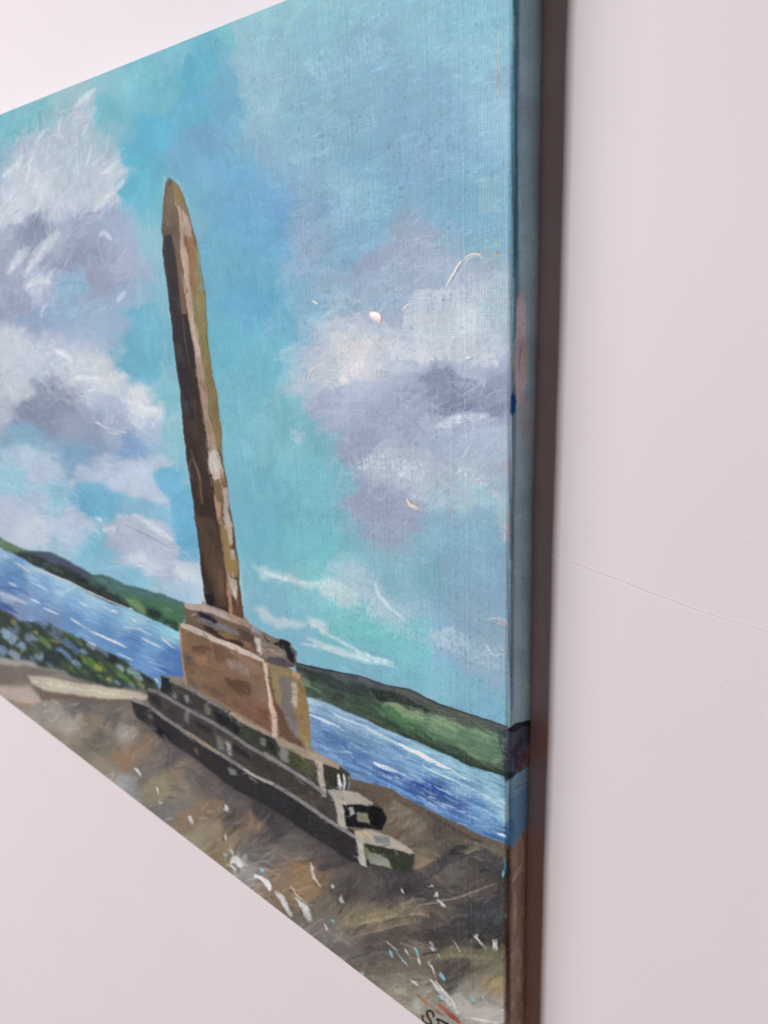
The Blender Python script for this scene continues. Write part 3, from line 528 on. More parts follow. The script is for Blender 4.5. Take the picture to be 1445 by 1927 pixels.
for L, Wd, n, a, dr in ((46, 15, 700, .6, 0), (34, 8, 2200, .7, .2), (22, 4, 2600, .75, .35)):
    for i in range(n):
        x = rs.uniform(-100, 962); y = rs.uniform(1300, 2100)
        if y > 1340 + .80 * (x + 10): continue
        z = .6 if x < 420 else 1.
        A = math.radians(-22) + .5 * math.sin(x * .021 + y * .013) + rs.normal(0, .35)
        cc = sample(x + rs.normal(0, 7), y + rs.normal(0, 7)) * (1 + rs.normal(0, .13)) + rs.normal(0, .008, 3)
        dab(x, y, L * z * rs.uniform(.6, 1.4), Wd * z * rs.uniform(.6, 1.2), A, cc.astype(np.float32), a, rs.normal(0, .12), dr * rs.uniform(.2, 1.3), mask=gm, jit=.035, hh=.35)
tone(GROUND, .74, 1.0, 2)
fill(VEG, (60,70,64), 2, 4)
SKYREF = PAINT.copy()
vm = np.zeros((GH, GW), np.float32); s, m = pmask(VEG, 2, 5); vm[s] = m
for i in range(760):
    x = rs.uniform(-200, 305); y = rs.uniform(1050, 1310)
    u = (x + 20) / 320
    pal = [(128,145,168), (112,128,156), (88,124,66), (42,46,52), (40,42,46), (70,96,62), (58,72,60)]
    pal = pal[:2] * 2 + pal if x < 90 else pal[1:] + [(88,124,66), (54,70,52)]
    c = pal[rs.randint(len(pal))]
    if rs.rand() < .045: c = (152,146,66)
    dab(x, y, rs.uniform(12, 30), rs.uniform(5, 10), math.radians(38) + rs.normal(0, .35), c3(c) * (1 + rs.normal(0, .08)), .5, rs.normal(0, .15), 0, mask=vm, jit=.03, hh=.4)
for x, y, L_, W_, c in ((40,870,70,36,(135,155,180)),(70,900,90,50,(140,160,188)),(150,960,60,40,(128,152,182)),(20,990,70,40,(120,145,172)),(100,1020,80,36,(130,150,172)),(270,1030,60,46,(130,150,168)),
     (290,800,90,40,(120,140,190)),(380,870,90,60,(100,110,132)),(480,960,130,30,(92,110,158)),(440,1010,110,26,(105,130,170)),(520,1080,70,30,(125,145,175)),(570,1000,50,26,(115,145,165)),
     (820,1110,60,26,(140,155,170)),(920,1150,110,34,(140,160,172)),(760,1040,80,50,(40,44,46)),(1010,1170,90,44,(40,46,48)),(360,1050,110,60,(50,54,60)),(180,1020,50,40,(60,62,66)),
     (620,1080,110,40,(92,128,62)),(860,1190,130,24,(88,130,66)),(300,930,100,30,(92,120,76)),(670,1110,60,26,(158,150,62)),(740,1190,40,24,(150,144,80)),(95,790,50,22,(140,120,66)),(245,870,40,18,(160,145,70)),
     (500,900,140,26,(84,112,72)),(250,990,70,34,(70,88,62)),(800,1210,50,18,(130,145,175)),(900,1232,60,16,(105,125,160)),(110,860,40,50,(100,110,135)),(620,960,60,26,(150,158,182)),(700,1000,90,20,(110,118,140)),
     (330,840,60,18,(52,56,66)),(60,760,60,30,(60,60,60)),(560,1130,100,26,(72,92,66)),(440,1100,60,40,(64,76,66)),(205,900,60,26,(110,120,130))):
    (px, py), = E_([(x, y)]); dab(px, py, L_ / 2.7, W_ / 2.7, math.radians(38), c3(c), .9, .1, 0, mask=vm, jit=.05, hh=.5)
b = box(-290, 1040, 310, 1320); s = np.s_[b[1]:b[3], b[0]:b[2]]
PAINT[s] += (np.stack([blur(blur(PAINT[s][..., k], 1), 1) for k in range(3)], -1) - PAINT[s]) * vm[s][..., None]
# low kerb, paving and pink slab on the left
fill([(-300,1190)] + E_([(0,1040),(240,1082),(252,1112),(0,1085)]) + [(-300,1200)], (158,150,144), 2, 2)
fill([(-300,1200)] + E_([(0,1086),(250,1108),(430,1150),(190,1165),(215,1222),(0,1225)]) + [(-300,1260)], (118,106,100), 3, 2)
fill([(-300,1230)] + E_([(0,1228),(200,1222),(290,1330),(230,1355),(0,1310)]) + [(-300,1330)], (176,158,150), 3, 3)
line(E_([(80,1335),(180,1352),(290,1340)]), 3, (172,120,80), .7)
fill(E_([(0,1215),(200,1205),(240,1240),(150,1240),(0,1240)]), (135,120,112), 3, 3, .6)
fill(E_([(190,1163),(300,1172),(420,1190),(700,1235),(900,1265),(1005,1292),(992,1332),(880,1328),(700,1322),(500,1292),(300,1262),(222,1217)]), (186,174,156), 2, 1.5, 1, .05)
line(E_([(230,1200),(420,1230),(650,1270),(900,1305)]), 6, (196,184,166), .7)
fill(E_([(225,1225),(300,1262),(500,1292),(700,1322),(880,1328),(940,1350),(780,1362),(560,1332),(380,1322),(290,1330),(262,1280)]), (112,94,84), 3, 2, .9)

# ------------------------------------------------------------------ 5. the monument
# steps (far to near)
STEP1 = F_([(262,540),(350,578),(450,618),(600,708),(750,798),(900,888),(1050,958),(1200,1018)]) + G_([(230,540),(390,610),(440,650),(447,690),(430,752),(392,750),(315,780),(230,692),(100,612),(0,560)]) + F_([(900,1030),(700,912),(430,772),(262,655)])
STEP2 = F_([(162,640),(230,648),(430,758),(620,858),(850,1008),(1100,1158)]) + G_([(230,690),(310,772),(330,735),(480,755),(565,803),(612,838),(634,890),(612,952),(560,945),(420,930),(415,962),(365,900),(300,885),(150,780),(0,695)]) + F_([(860,1195),(650,1065),(440,930),(200,760)])
STEP3 = F_([(58,708),(160,738),(440,928),(650,1058),(860,1188),(1060,1300)]) + G_([(150,765),(300,875),(465,955),(550,948),(640,980),(740,1040),(782,1082),(760,1162),(640,1152),(530,1130),(480,1122),(440,1112),(320,1032),(150,922),(0,822)]) + F_([(720,1295),(560,1155),(400,1045),(250,955),(90,825)])
fill(F_([(300,548),(420,560),(700,730),(1000,900),(1275,1030),(1330,1080),(1300,1110),(1000,960),(700,800),(450,650),(300,590)]), (140,120,102), 1, 1)
fill([(x + 3, y + 9) for x, y in STEP3], (72,66,68), 6, 4, .55)
fill(STEP3, (56,50,54), 1, 1.5); fill(STEP2, (72,64,62), 1, 1.5); fill(STEP1, (64,60,57), 1, 1.5)
# step 1 detail
fill(G_([(0,470),(240,585),(275,700),(230,690),(100,610),(0,560)]), (74,72,60), 2, 2)
for P, c in ((G_([(125,525),(235,590),(235,660),(130,610)]), (82,82,48)), (G_([(65,500),(115,530),(120,610),(85,590)]), (140,138,132)), (G_([(240,600),(272,615),(270,740),(250,720)]), (84,68,58)), (G_([(0,460),(50,500),(55,560),(0,530)]), (52,48,44)),
             (F_([(345,640),(372,650),(370,700),(345,690)]), (120,118,100)), (F_([(420,670),(455,680),(465,730),(440,730)]), (140,138,140)), (F_([(545,740),(600,760),(605,810),(570,810)]), (118,112,88)), (F_([(620,780),(680,810),(800,900),(790,940),(650,860)]), (40,38,42)),
             (F_([(265,545),(330,570),(335,650),(270,650)]), (44,42,50)), (F_([(935,970),(975,975),(985,1030),(950,1020)]), (130,132,110)), (F_([(800,880),(900,930),(890,990),(810,940)]), (62,72,52)), (F_([(1000,1010),(1050,1030),(1060,1100),(1010,1080)]), (52,46,42)), (F_([(380,690),(430,740),(500,800),(400,750)]), (42,42,50))):
    fill(P, c, 2, 2.5, .85, .12)
line(F_([(330,578),(450,632),(600,722),(750,812)]), 7, (122,112,106), 1, False); line(F_([(740,808),(900,898),(1060,970),(1200,1030)]), 8.5, (158,134,110), 1, False)
fill(G_([(40,442),(230,535),(392,608),(388,630),(262,598),(60,500)]), (162,136,112), 1, 1.5)
fill(G_([(258,588),(300,592),(306,680),(318,782),(294,770),(275,690)]), (174,158,142), 1, 1.5)
fill(G_([(302,612),(430,642),(446,692),(430,752),(392,748),(322,722)]), (56,56,46), 1, 2)
line(G_([(382,655),(385,700),(395,742)]), 7, (208,206,204), .95); line(G_([(408,655),(415,700),(410,742)]), 5, (196,194,190), .9); line(G_([(430,665),(438,700),(432,740)]), 5, (120,120,124), .8)
# step 2 detail
line(F_([(185,642),(250,662),(430,768),(620,868),(850,1018),(1100,1168)]), 7, (116,108,112), 1, False); line(G_([(0,553),(100,620),(230,700),(305,758)]), 7, (134,124,124), 1, False)
fill(G_([(318,732),(400,738),(482,757),(566,806),(560,828),(410,816),(350,782)]), (164,150,136), 1, 2)
fill(G_([(358,788),(400,802),(412,880),(430,942),(414,962),(375,915)]), (168,158,142), 1, 1.5)
fill(G_([(402,812),(560,822),(612,842),(634,892),(612,952),(572,942),(420,930)]), (38,34,36), 1, 2)
fill(G_([(470,850),(540,868),(548,922),(482,902)]), (122,116,88), 1, 3); fill(G_([(435,828),(460,830),(464,862),(440,872)]), (150,150,156), 1, 2)
fill(G_([(560,824),(600,838),(600,900),(580,940),(548,870)]), (30,27,32), 1, 2)
for P, c in ((F_([(430,780),(460,790),(460,880),(425,850)]), (130,128,132)), (F_([(500,850),(600,900),(620,960),(510,900)]), (48,44,48)), (F_([(640,960),(680,960),(700,1070),(660,1050)]), (112,112,112)), (F_([(700,980),(740,1010),(745,1100),(715,1080)]), (150,148,140)), (F_([(720,1000),(860,1060),(900,1130),(760,1060)]), (42,38,42)),
             (F_([(180,660),(260,700),(270,780),(200,720)]), (46,42,48)), (F_([(290,740),(380,790),(380,850),(300,790)]), (66,60,58)), (G_([(60,620),(200,700),(300,790),(310,860),(200,800),(60,700)]), (78,66,58)), (F_([(860,1070),(1000,1150),(1000,1200),(900,1160)]), (62,58,46))):
    fill(P, c, 2, 2.5, .8, .12)
# step 3 detail
line(F_([(80,712),(165,745),(300,840),(440,938),(650,1068),(860,1200)]), 7, (124,116,118), 1, False); line(G_([(0,690),(150,775),(300,882),(462,985)]), 7, (132,124,126), 1, False)
line(F_([(440,930),(560,1010),(680,1090)]), 7, (152,128,100), .9); line(F_([(830,1180),(900,1225),(1040,1296)]), 6, (176,164,146), .9); line(F_([(60,708),(150,735)]), 6, (140,134,136), .9)
for P, c in ((F_([(170,805),(215,820),(215,860),(180,850)]), (112,112,92)), (F_([(500,1030),(520,1040),(525,1090),(505,1080)]), (120,96,68)), (F_([(720,1180),(770,1190),(770,1225),(735,1220)]), (140,138,142)), (F_([(230,880),(330,960),(330,990),(240,930)]), (38,33,40)),
             (G_([(80,780),(160,830),(240,900),(220,930),(100,850)]), (58,54,58)), (F_([(540,1060),(640,1120),(660,1170),(560,1110)]), (58,50,46))):
    fill(P, c, 2, 2.5, .85, .12)
fill(G_([(465,955),(550,948),(642,980),(742,1040),(782,1082),(700,1062),(560,1032),(510,1032),(470,990)]), (174,158,140), 1, 2)
fill(G_([(560,978),(640,985),(645,1022),(570,1018)]), (124,124,130), 1, 2); fill(G_([(470,955),(550,950),(555,1000),(490,1000)]), (178,154,124), 1, 2)
fill(G_([(508,1022),(560,1032),(640,1050),(775,1086),(760,1162),(720,1172),(640,1152),(560,1132),(520,1082)]), (58,60,44), 1, 1.5)
fill(G_([(520,1060),(560,1066),(640,1112),(662,1152),(600,1142),(548,1122)]), (134,134,120), 1, 3); fill(G_([(512,1035),(550,1060),(530,1100)]), (110,124,62), 1, 2)
fill(G_([(465,972),(508,1022),(520,1082),(530,1132),(500,1122),(482,1062)]), (182,172,158), 1, 1.5)
fill(G_([(770,1088),(862,1108),(842,1152),(785,1162)]), (138,118,96), 4, 4, .8)
line(G_([(485,1085),(495,1120),(530,1140)]), 4, (200,200,202), .8)
# plinth
PLINTH = F_([(392,200),(440,200),(600,270),(800,350),(970,430),(1110,490),(1215,540),(1242,650),(1264,745),(1276,900),(1280,1062),(1200,1012),(1055,965),(1000,932),(850,832),(700,752),(560,672),(437,602),(408,430)])
fill(F_([(430,170),(600,220),(870,320),(1000,420),(1000,490),(800,400),(600,300),(415,225)]), (88,70,60), 1, 1)
fill(PLINTH, (126,95,73), 1, 1.2)
for P, c in ((F_([(405,240),(480,270),(480,400),(430,440),(412,400)]), (142,104,76)), (F_([(480,330),(620,370),(620,440),(560,400),(480,370)]), (104,76,60)), (F_([(420,370),(480,410),(510,490),(430,470)]), (102,86,78)), (F_([(470,400),(580,410),(585,490),(510,470)]), (152,110,80)),
             (F_([(620,330),(740,380),(740,460),(640,440)]), (100,74,60)), (F_([(700,430),(760,440),(862,510),(865,562),(720,492)]), (132,114,106)), (F_([(690,545),(860,600),(882,640),(880,692),(820,688),(720,610)]), (97,70,55)), (F_([(540,600),(690,690),(640,700),(550,640)]), (106,86,76)),
             (F_([(560,480),(700,520),(690,580),(580,560)]), (116,88,70)), (F_([(740,700),(960,760),(1010,930),(860,835),(730,760)]), (128,90,76)), (F_([(500,520),(570,560),(540,620),(450,570)]), (134,104,82)), (F_([(760,380),(950,470),(975,560),(870,520),(780,440)]), (134,104,86)),
             (F_([(880,580),(990,620),(1010,740),(900,720)]), (126,98,84)), (F_([(440,560),(540,610),(540,660),(440,605)]), (106,92,84)), (F_([(920,760),(990,780),(1000,850),(930,830)]), (112,70,58))):
    fill(P, c, 2, 3, .85, .1)
for i in range(70):
    x, y = F_([(rs.uniform(420, 980), rs.uniform(300, 850))])[0]
    if inside(PLINTH, np.array([x]), np.array([y]))[0]: dab(x, y, rs.uniform(8, 24), rs.uniform(4, 8), .5 + rs.normal(0, .2), c3([(130,98,76),(112,84,68),(146,112,88),(122,100,90)][rs.randint(4)]), .4)
line(F_([(395,215),(408,430),(437,600)]), 4, (170,128,104), .8, False)
fill(F_([(980,455),(1110,498),(1215,545),(1242,650),(1264,745),(1276,900),(1280,1062),(1200,1012),(1055,962),(1040,780),(1010,620)]), (142,120,86), 1, 1.5)
fill(F_([(1035,700),(1085,760),(1110,870),(1210,980),(1240,1040),(1060,955)]), (104,75,62), 2, 3)
fill(F_([(1068,540),(1140,548),(1152,700),(1190,860),(1212,990),(1160,950),(1108,870),(1080,700)]), (116,106,104), 1, 3)
fill(F_([(1148,590),(1188,600),(1198,760),(1160,750)]), (178,164,144), 1, 2); fill(F_([(1190,590),(1240,650),(1264,760),(1274,900),(1270,1050),(1222,960),(1196,860)]), (142,113,73), 1, 2)
fill(F_([(1100,820),(1190,860),(1205,980),(1130,900)]), (126,116,114), 1, 3); fill(F_([(1150,508),(1218,540),(1202,572),(1160,545)]), (194,142,112), 1, 2)
line(F_([(1000,500),(1020,640),(1050,760)]), 2, (60,46,40), .8); line(F_([(1200,590),(1240,680)]), 2, (110,80,50), .8); line(F_([(1240,960),(1272,1055)]), 3, (150,145,140), .7)
fill(F_([(958,455),(985,460),(1002,640),(1052,820),(1056,972),(1020,962),(1008,800),(985,620)]), (202,166,150), 1, 1.5)
line(F_([(975,470),(990,620),(1015,780)]), 3, (220,195,180), .8)
fill(F_([(398,190),(450,198),(600,268),(800,348),(972,430),(968,457),(800,392),(600,302),(440,238),(405,215)]), (192,174,162), 1, 1.5)
# capstone
CAP = F_([(422,55),(560,66),(700,128),(862,198),(1010,278),(1080,300),(1150,332),(1182,385),(1180,430),(1168,492),(1110,500),(985,448),(900,392),(850,355),(700,300),(560,240),(432,195)])
fill(F_([(545,40),(840,150),(880,220),(700,140),(540,80)]), (150,134,124), 1, 1)
fill(CAP, (106,87,74), 1, 2)
fill(F_([(545,205),(620,228),(740,270),(850,340),(800,345),(700,300),(560,240)]), (62,48,44), 1, 2); fill(F_([(640,240),(740,262),(780,300),(700,292)]), (124,98,68), 1, 2)
fill(F_([(505,150),(600,170),(720,205),(810,275),(760,260),(640,220),(525,190)]), (112,107,110), 1, 3)
fill(F_([(510,108),(580,130),(662,180),(640,192),(530,150)]), (42,40,54), 1, 2); fill(F_([(780,230),(880,250),(905,370),(850,340),(810,290)]), (84,68,62), 1, 3)
fill(F_([(800,300),(880,320),(900,380),(840,350)]), (132,92,70), 1, 3)
fill(F_([(422,55),(560,66),(700,128),(862,198),(866,226),(740,182),(600,122),(430,84)]), (168,152,142), 1, 1.5)
fill(F_([(700,128),(862,198),(866,226),(760,190)]), (160,132,116), 1, 2)
fill(F_([(880,210),(1010,278),(1100,320),(1150,350),(1170,480),(1000,442),(950,412),(890,262)]), (128,113,102), 1, 3)
fill(F_([(870,195),(940,220),(930,280),(880,250)]), (150,155,165), 3, 4, .7); line(F_([(960,270),(985,310),(1010,310)]), 3, (70,56,48), .8)
fill(F_([(1020,318),(1080,302),(1140,334),(1166,400),(1168,482),(1120,442),(1108,370),(1060,352)]), (44,41,47), 1, 3)
fill(F_([(985,408),(1080,430),(1160,492),(1120,502),(985,448)]), (86,78,84), 1, 3); line(F_([(960,330),(1040,390),(1110,410)]), 6, (150,136,126), .8); line(F_([(960,350),(1040,360)]), 3, (108,92,84), .8)
fill(F_([(900,288),(935,298),(956,400),(925,382)]), (196,182,172), 1, 2); line(F_([(1150,370),(1185,385),(1180,430)]), 4, (95,105,125), .7, True, .3)
# shaft
OB = C_([(332,170),(382,205),(432,262),(467,350),(502,470),(527,570),(547,650),(577,740),(602,850),(617,960),(637,1080),(657,1230),(670,1400),(678,1550),(687,1700),(717,1927)]) + \
     D_([(665,110),(687,260),(702,400),(718,500),(720,620),(737,780),(764,920),(772,1040),(797,1150),(817,1290),(837,1430),(857,1560),(864,1700),(882,1880),(895,1995),(770,1930),(600,1872),(578,1820),(560,1640),(540,1440),(510,1200),(480,1000),(455,820),(430,640),(405,400),(385,150),(362,0)]) + \
     C_([(405,1927),(385,1750),(365,1600),(345,1400),(320,1200),(290,1000),(272,830),(276,700),(267,590),(274,470),(289,320),(299,215)])
line(C_([(290,150),(292,260),(275,420)]), 5, (165,200,212), .6); line(C_([(395,190),(440,260),(470,340)]), 3, (160,195,205), .5)
fill(OB, (86,67,54), 1, .8)
fill(C_([(330,175),(300,215),(290,320),(272,470),(268,590),(280,700),(340,680),(365,720),(385,800),(440,940),(430,780),(428,650),(402,450),(370,280),(345,195)]), (110,93,76), 1, 1.5)
fill(C_([(320,240),(350,260),(380,420),(370,460),(330,380)]), (122,102,82), 2, 3, .6); fill(C_([(275,560),(400,620),(420,690),(340,670),(280,700)]), (92,74,62), 2, 3, .6); fill(C_([(315,560),(328,560),(326,600),(314,600)]), (150,132,116), 1, 1)
fill(C_([(345,188),(400,215),(452,300),(492,460),(515,548),(480,500),(410,400),(368,290)]), (134,115,76), 1, 1.5)
fill(C_([(560,760),(602,870),(632,1080),(657,1240),(670,1450),(682,1700),(717,1927),(640,1927),(600,1620),(570,1480),(550,1330),(545,1200),(540,1000)]), (134,124,80), 2, 1)
fill(C_([(555,740),(598,860),(628,1060),(648,1200),(610,1180),(580,1000)]), (130,152,140), 3, 2, .75)
fill(C_([(468,680),(545,690),(575,760),(575,900),(590,1060),(562,1250),(530,1200),(512,1000),(495,850)]), (152,112,76), 3, 2, .9)
fill(C_([(363,283),(404,400),(500,522),(535,620),(545,720),(480,690),(466,680),(470,760),(500,870),(515,1000),(521,1130),(538,1240),(552,1330),(562,1450),(592,1600),(617,1750),(637,1927),(570,1927),(560,1800),(535,1620),(510,1450),(490,1330),(470,1200),(455,1050),(436,900),(432,800),(430,650),(402,450)]), (178,151,133), 1, 1.2)
fill(C_([(545,1600),(590,1640),(615,1800),(570,1780)]), (200,182,168), 3, 3, .8); fill(C_([(430,470),(480,500),(520,600),(500,640),(440,600)]), (190,165,148), 3, 2, .7)
fill(C_([(284,700),(350,673),(367,760),(387,900),(407,1020),(422,1150),(432,1300),(442,1400),(495,1340),(505,1440),(537,1620),(562,1800),(572,1927),(405,1927),(365,1600),(325,1200),(278,860)]), (48,40,43), 1, 1)
fill(C_([(380,800),(440,930),(456,1050),(471,1200),(491,1330),(500,1400),(440,1400),(428,1200),(405,1000)]), (112,87,72), 1, 1.5)
line(C_([(450,1430),(478,1650),(500,1800),(515,1927)]), 2.2, (98,76,64), .8, False); fill(C_([(400,1640),(440,1660),(440,1840),(405,1820)]), (84,80,84), 4, 3, .7)
line(C_([(490,1170),(496,1210)]), 1.5, (40,30,30), .9); line(C_([(481,795),(488,825)]), 2.5, (150,165,175), .9); line(C_([(330,240),(345,195)]), 3, (60,46,38), .7)
line(C_([(410,1240),(420,1400),(380,1420)]), 5, (76,62,58), .5, True, .5); line(C_([(455,960),(462,1050)]), 2, (60,46,42), .7)
fill(D_([(353,-60),(501,-60),(545,230),(580,420),(608,620),(625,800),(650,980),(670,1120),(695,1230),(715,1420),(740,1600),(790,1945),(600,1872),(578,1820),(560,1640),(540,1440),(510,1200),(480,1000),(455,820),(430,640),(405,400),(385,150)]), (60,46,42), 1, 1)
fill(D_([(356,-60),(451,-60),(490,200),(490,380),(420,370),(400,200)]), (46,40,46), 3, 2, .8); fill(D_([(410,230),(460,240),(460,330),(420,330)]), (72,70,78), 4, 2, .6)
fill(D_([(500,1150),(640,1180),(700,1300),(720,1480),(740,1640),(780,1900),(680,1880),(600,1600),(540,1400)]), (84,66,54), 3, 3, .9)
fill(D_([(590,1250),(690,1290),(710,1480),(640,1420)]), (70,56,50), 3, 3, .7); fill(D_([(640,1560),(730,1600),(760,1800),(690,1780)]), (100,76,62), 3, 3, .8)
fill(D_([(440,370),(600,420),(612,640),(620,800),(560,760),(520,560),(450,480)]), (72,54,46), 3, 3, .7)
line(D_([(470,620),(510,760),(540,850),(550,960),(562,1070)]), 5, (118,87,69), .85, True, 0, 2); line(D_([(500,200),(505,400),(520,520)]), 3, (96,72,58), .7)
for k in range(16): line(D_([(560 + 6 * k * .5, 540 + 30 * k), (596 + 5 * k * .5, 556 + 30 * k)]), 2, (104,88,78), .35, True, .5)
line(D_([(550,230),(585,430),(610,640),(628,800),(650,960)]), 2.5, (34,26,26), .8, False)
fill(D_([(503,-60),(568,-60),(602,130),(612,330),(652,480),(692,640),(722,780),(737,850),(640,862),(625,720),(608,600),(590,480),(560,300),(545,200)]), (166,141,122), 1, 1.2)
fill(D_([(568,-60),(634,-60),(687,240),(718,480),(719,662),(680,610),(650,480),(612,330),(602,130)]), (130,111,74), 1, 1.5)
fill(D_([(540,60),(590,70),(590,150),(550,160)]), (142,110,80), 2, 3, .8); fill(D_([(590,330),(640,420),(640,520),(600,500)]), (150,124,106), 2, 3, .7); line(D_([(570,270),(590,285)]), 2.5, (120,112,112), .9)
fill(D_([(612,640),(680,622),(722,720),(716,842),(650,864),(625,780)]), (196,186,176), 1, 3); line(D_([(665,640),(690,700),(700,760)]), 2, (130,120,105), .8); fill(D_([(630,770),(700,790),(700,850),(645,862)]), (190,160,146), 2, 3, .8)
fill(D_([(640,870),(738,850),(762,930),(722,1040),(690,1046),(660,960)]), (127,99,75), 1, 1.5); fill(D_([(655,960),(692,1046),(725,1040),(725,1240),(700,1240),(672,1120)]), (170,134,108), 1, 1.5)
fill(D_([(697,1230),(760,1240),(832,1450),(857,1560),(852,1655),(760,1642),(740,1560),(716,1400)]), (140,115,76), 1, 1.5); fill(D_([(724,930),(762,932),(772,1080),(802,1250),(802,1392),(776,1380),(745,1200)]), (174,160,150), 1, 2)
fill(D_([(780,1130),(812,1280),(832,1430),(846,1520),(800,1450),(785,1410),(808,1380),(802,1230)]), (94,66,54), 1, 2); fill(D_([(788,1440),(815,1425),(838,1500),(830,1525),(795,1510)]), (166,152,142), 1, 2)
fill(D_([(748,1590),(772,1640),(852,1680),(852,1750),(836,1842),(800,1792)]), (168,154,140), 1, 2); fill(D_([(756,1640),(790,1780),(812,1950),(780,1940),(760,1800)]), (164,122,100), 1, 1.5); fill(D_([(850,1740),(886,1900),(894,1990),(812,1950),(828,1850)]), (100,72,58), 1, 1.5)
line(D_([(800,1700),(838,1840)]), 3, (205,198,190), .8); fill(D_([(578,1790),(640,1790),(666,1860),(640,1902),(600,1870)]), (38,33,36), 1, 3)
line(D_([(870,1600),(885,1760),(900,1900)]), 4, (170,195,200), .5)

rework(STEP1 + [], 260, .55, 16, 4, .16, .5, .5, .3, 4); rework(STEP2, 260, .55, 16, 4, .14, .5, .5, .3, 4); rework(STEP3, 320, .58, 18, 4, .14, .5, .4, .3, 4)
rework(PLINTH, 420, .55, 12, 4, .07, .5, .5, .2, 4); rework(CAP, 160, .45, 12, 3.5, .10, .5, .5, .2, 4)
rework(OB, 620, math.radians(82), 34, 3.2, .10, .55, .05, .45, 2.5)
for pl in (STEP1, STEP2, STEP3): tone(pl, .68, 1.0, 1)
tone(PLINTH, .9, 1.0, 1)
line(G_([(440,690),(620,733),(760,806),(900,878),(1030,940),(1130,988),(1262,1034)]), 6, (100,88,78), .9, False, 0, 2)
line(G_([(470,712),(620,752),(760,825),(900,898),(1030,960),(1130,1008),(1255,1050)]), 11, (98,86,76), .85, False, .0, 2)
b = box(240, 1270, 800, 1660); s = np.s_[b[1]:b[3], b[0]:b[2]]; PAINT[s] += .6 * (np.stack([blur(PAINT[s][..., k], 1) for k in range(3)], -1) - PAINT[s])
# broad brown and grey passages swept over the foreground
for P, wd, c in ((G_([(620,1180),(800,1190),(940,1110),(1040,1080)]), 26, (66,60,64)), (G_([(930,1130),(1000,1070),(1100,1060),(1200,1120),(1240,1180)]), 22, (68,64,67)), (G_([(850,860),(1000,960),(1130,1010)]), 8, (72,64,60)), (G_([(1040,1060),(1110,1040)]), 12, (128,118,102)),
              (I_([(600,560),(720,520),(860,500),(940,510)]), 20, (140,124,102)), (I_([(640,600),(780,560),(900,540)]), 14, (120,106,92)), (I_([(820,520),(900,490),(980,500),(1040,560)]), 12, (100,88,82)), (I_([(860,600),(960,620),(1080,610)]), 22, (74,66,66)),
              (I_([(900,480),(1060,440),(1240,375)]), 3, (150,140,132)), (I_([(1080,480),(1180,500),(1240,470)]), 30, (66,62,66)), (I_([(950,700),(1080,680),(1180,690),(1260,700)]), 22, (122,112,92)), (I_([(1000,790),(1100,760),(1200,740)]), 14, (92,82,74)),
              (I_([(700,620),(800,600),(900,610)]), 20, (84,75,72)), (I_([(600,740),(760,760),(900,750)]), 16, (104,94,84)), (I_([(460,560),(540,590),(600,640)]), 22, (112,104,98)), (I_([(260,220),(340,260),(430,250)]), 20, (112,102,96)), (I_([(980,850),(1040,840),(1090,820)]), 4, (70,62,58)),
              (H_([(430,180),(560,220),(700,260)]), 12, (104,94,88)), (H_([(200,330),(300,360),(400,330)]), 16, (110,102,94)), (H_([(760,300),(800,420),(760,540)]), 12, (92,84,84)), (H_([(900,520),(1000,600),(1150,700)]), 18, (96,86,84))):
    line(P, wd, c, .55, True, .12, 3, .5, .10, 3)
    line([(x + 2, y + wd * .3) for x, y in P], wd * .35, tuple(int(v * 1.18) for v in c), .45, True, .3, 1.5, .6, .08, 3)
# ------------------------------------------------------------------ 6. splashes, marks and the signature
WH = (212,210,208); TL = (122,172,184)
for P, wd in ((I_([(430,290),(445,340),(470,392)]), 4.5), (I_([(565,430),(575,470)]), 6), (I_([(280,420),(310,450),(350,522)]), 13), (I_([(370,440),(395,480),(428,545)]), 12), (I_([(395,455),(425,500)]), 6), (I_([(80,290),(110,270),(140,300)]), 12),
              (I_([(180,350),(215,360),(255,410)]), 11), (I_([(240,380),(250,410)]), 7), (I_([(830,410),(842,425)]), 5), (I_([(980,418),(986,436)]), 6), (I_([(1000,465),(1015,490)]), 7), (I_([(1145,600),(1175,640),(1202,672)]), 4.5), (I_([(1238,620),(1244,650),(1250,678)]), 8),
              (I_([(1225,620),(1240,680)]), 3), (I_([(758,628),(812,672)]), 2.4), (I_([(820,700),(862,742)]), 2.2), (I_([(900,700),(915,735)]), 5), (I_([(945,722),(985,775)]), 3), (I_([(985,800),(1040,880),(1080,960)]), 6), (I_([(960,790),(1010,850)]), 3), (I_([(870,800),(910,835)]), 2.4),
              (I_([(955,655),(975,670)]), 4), (I_([(530,385),(535,400)]), 5), (I_([(490,565),(510,590)]), 4), (I_([(50,35),(70,65)]), 5), (I_([(340,395),(420,460)]), 3), (I_([(60,180),(65,190)]), 4), (H_([(560,530),(580,550),(600,580)]), 6), (H_([(920,860),(945,900)]), 6), (H_([(1170,780),(1195,812)]), 6),
              (H_([(1175,980),(1185,1010)]), 4), (H_([(1250,1160),(1290,1200)]), 10), (H_([(1200,1170),(1240,1230)]), 5), (H_([(1370,1250),(1420,1300)]), 9), (H_([(720,740),(745,760)]), 3), (H_([(700,650),(720,700)]), 3), (H_([(1215,1080),(1235,1110)]), 5), (I_([(950,385),(965,395)]), 3), (I_([(845,668),(855,690)]), 4),
              (I_([(1160,600),(1165,615)]), 5), (J_([(330,650),(400,715)]), 3), (J_([(680,320),(740,400)]), 2.5), (J_([(490,330),(545,395)]), 3)):
    line(P, wd * .75, WH, .72, True, .34, 1.0, 1.0, .04, 4.5); line([(x + rs.normal(0, 3), y + rs.normal(0, 3)) for x, y in P], wd * .6, (200,200,202), .7, True, .4, 1.0, 1.0, .04, 4.)
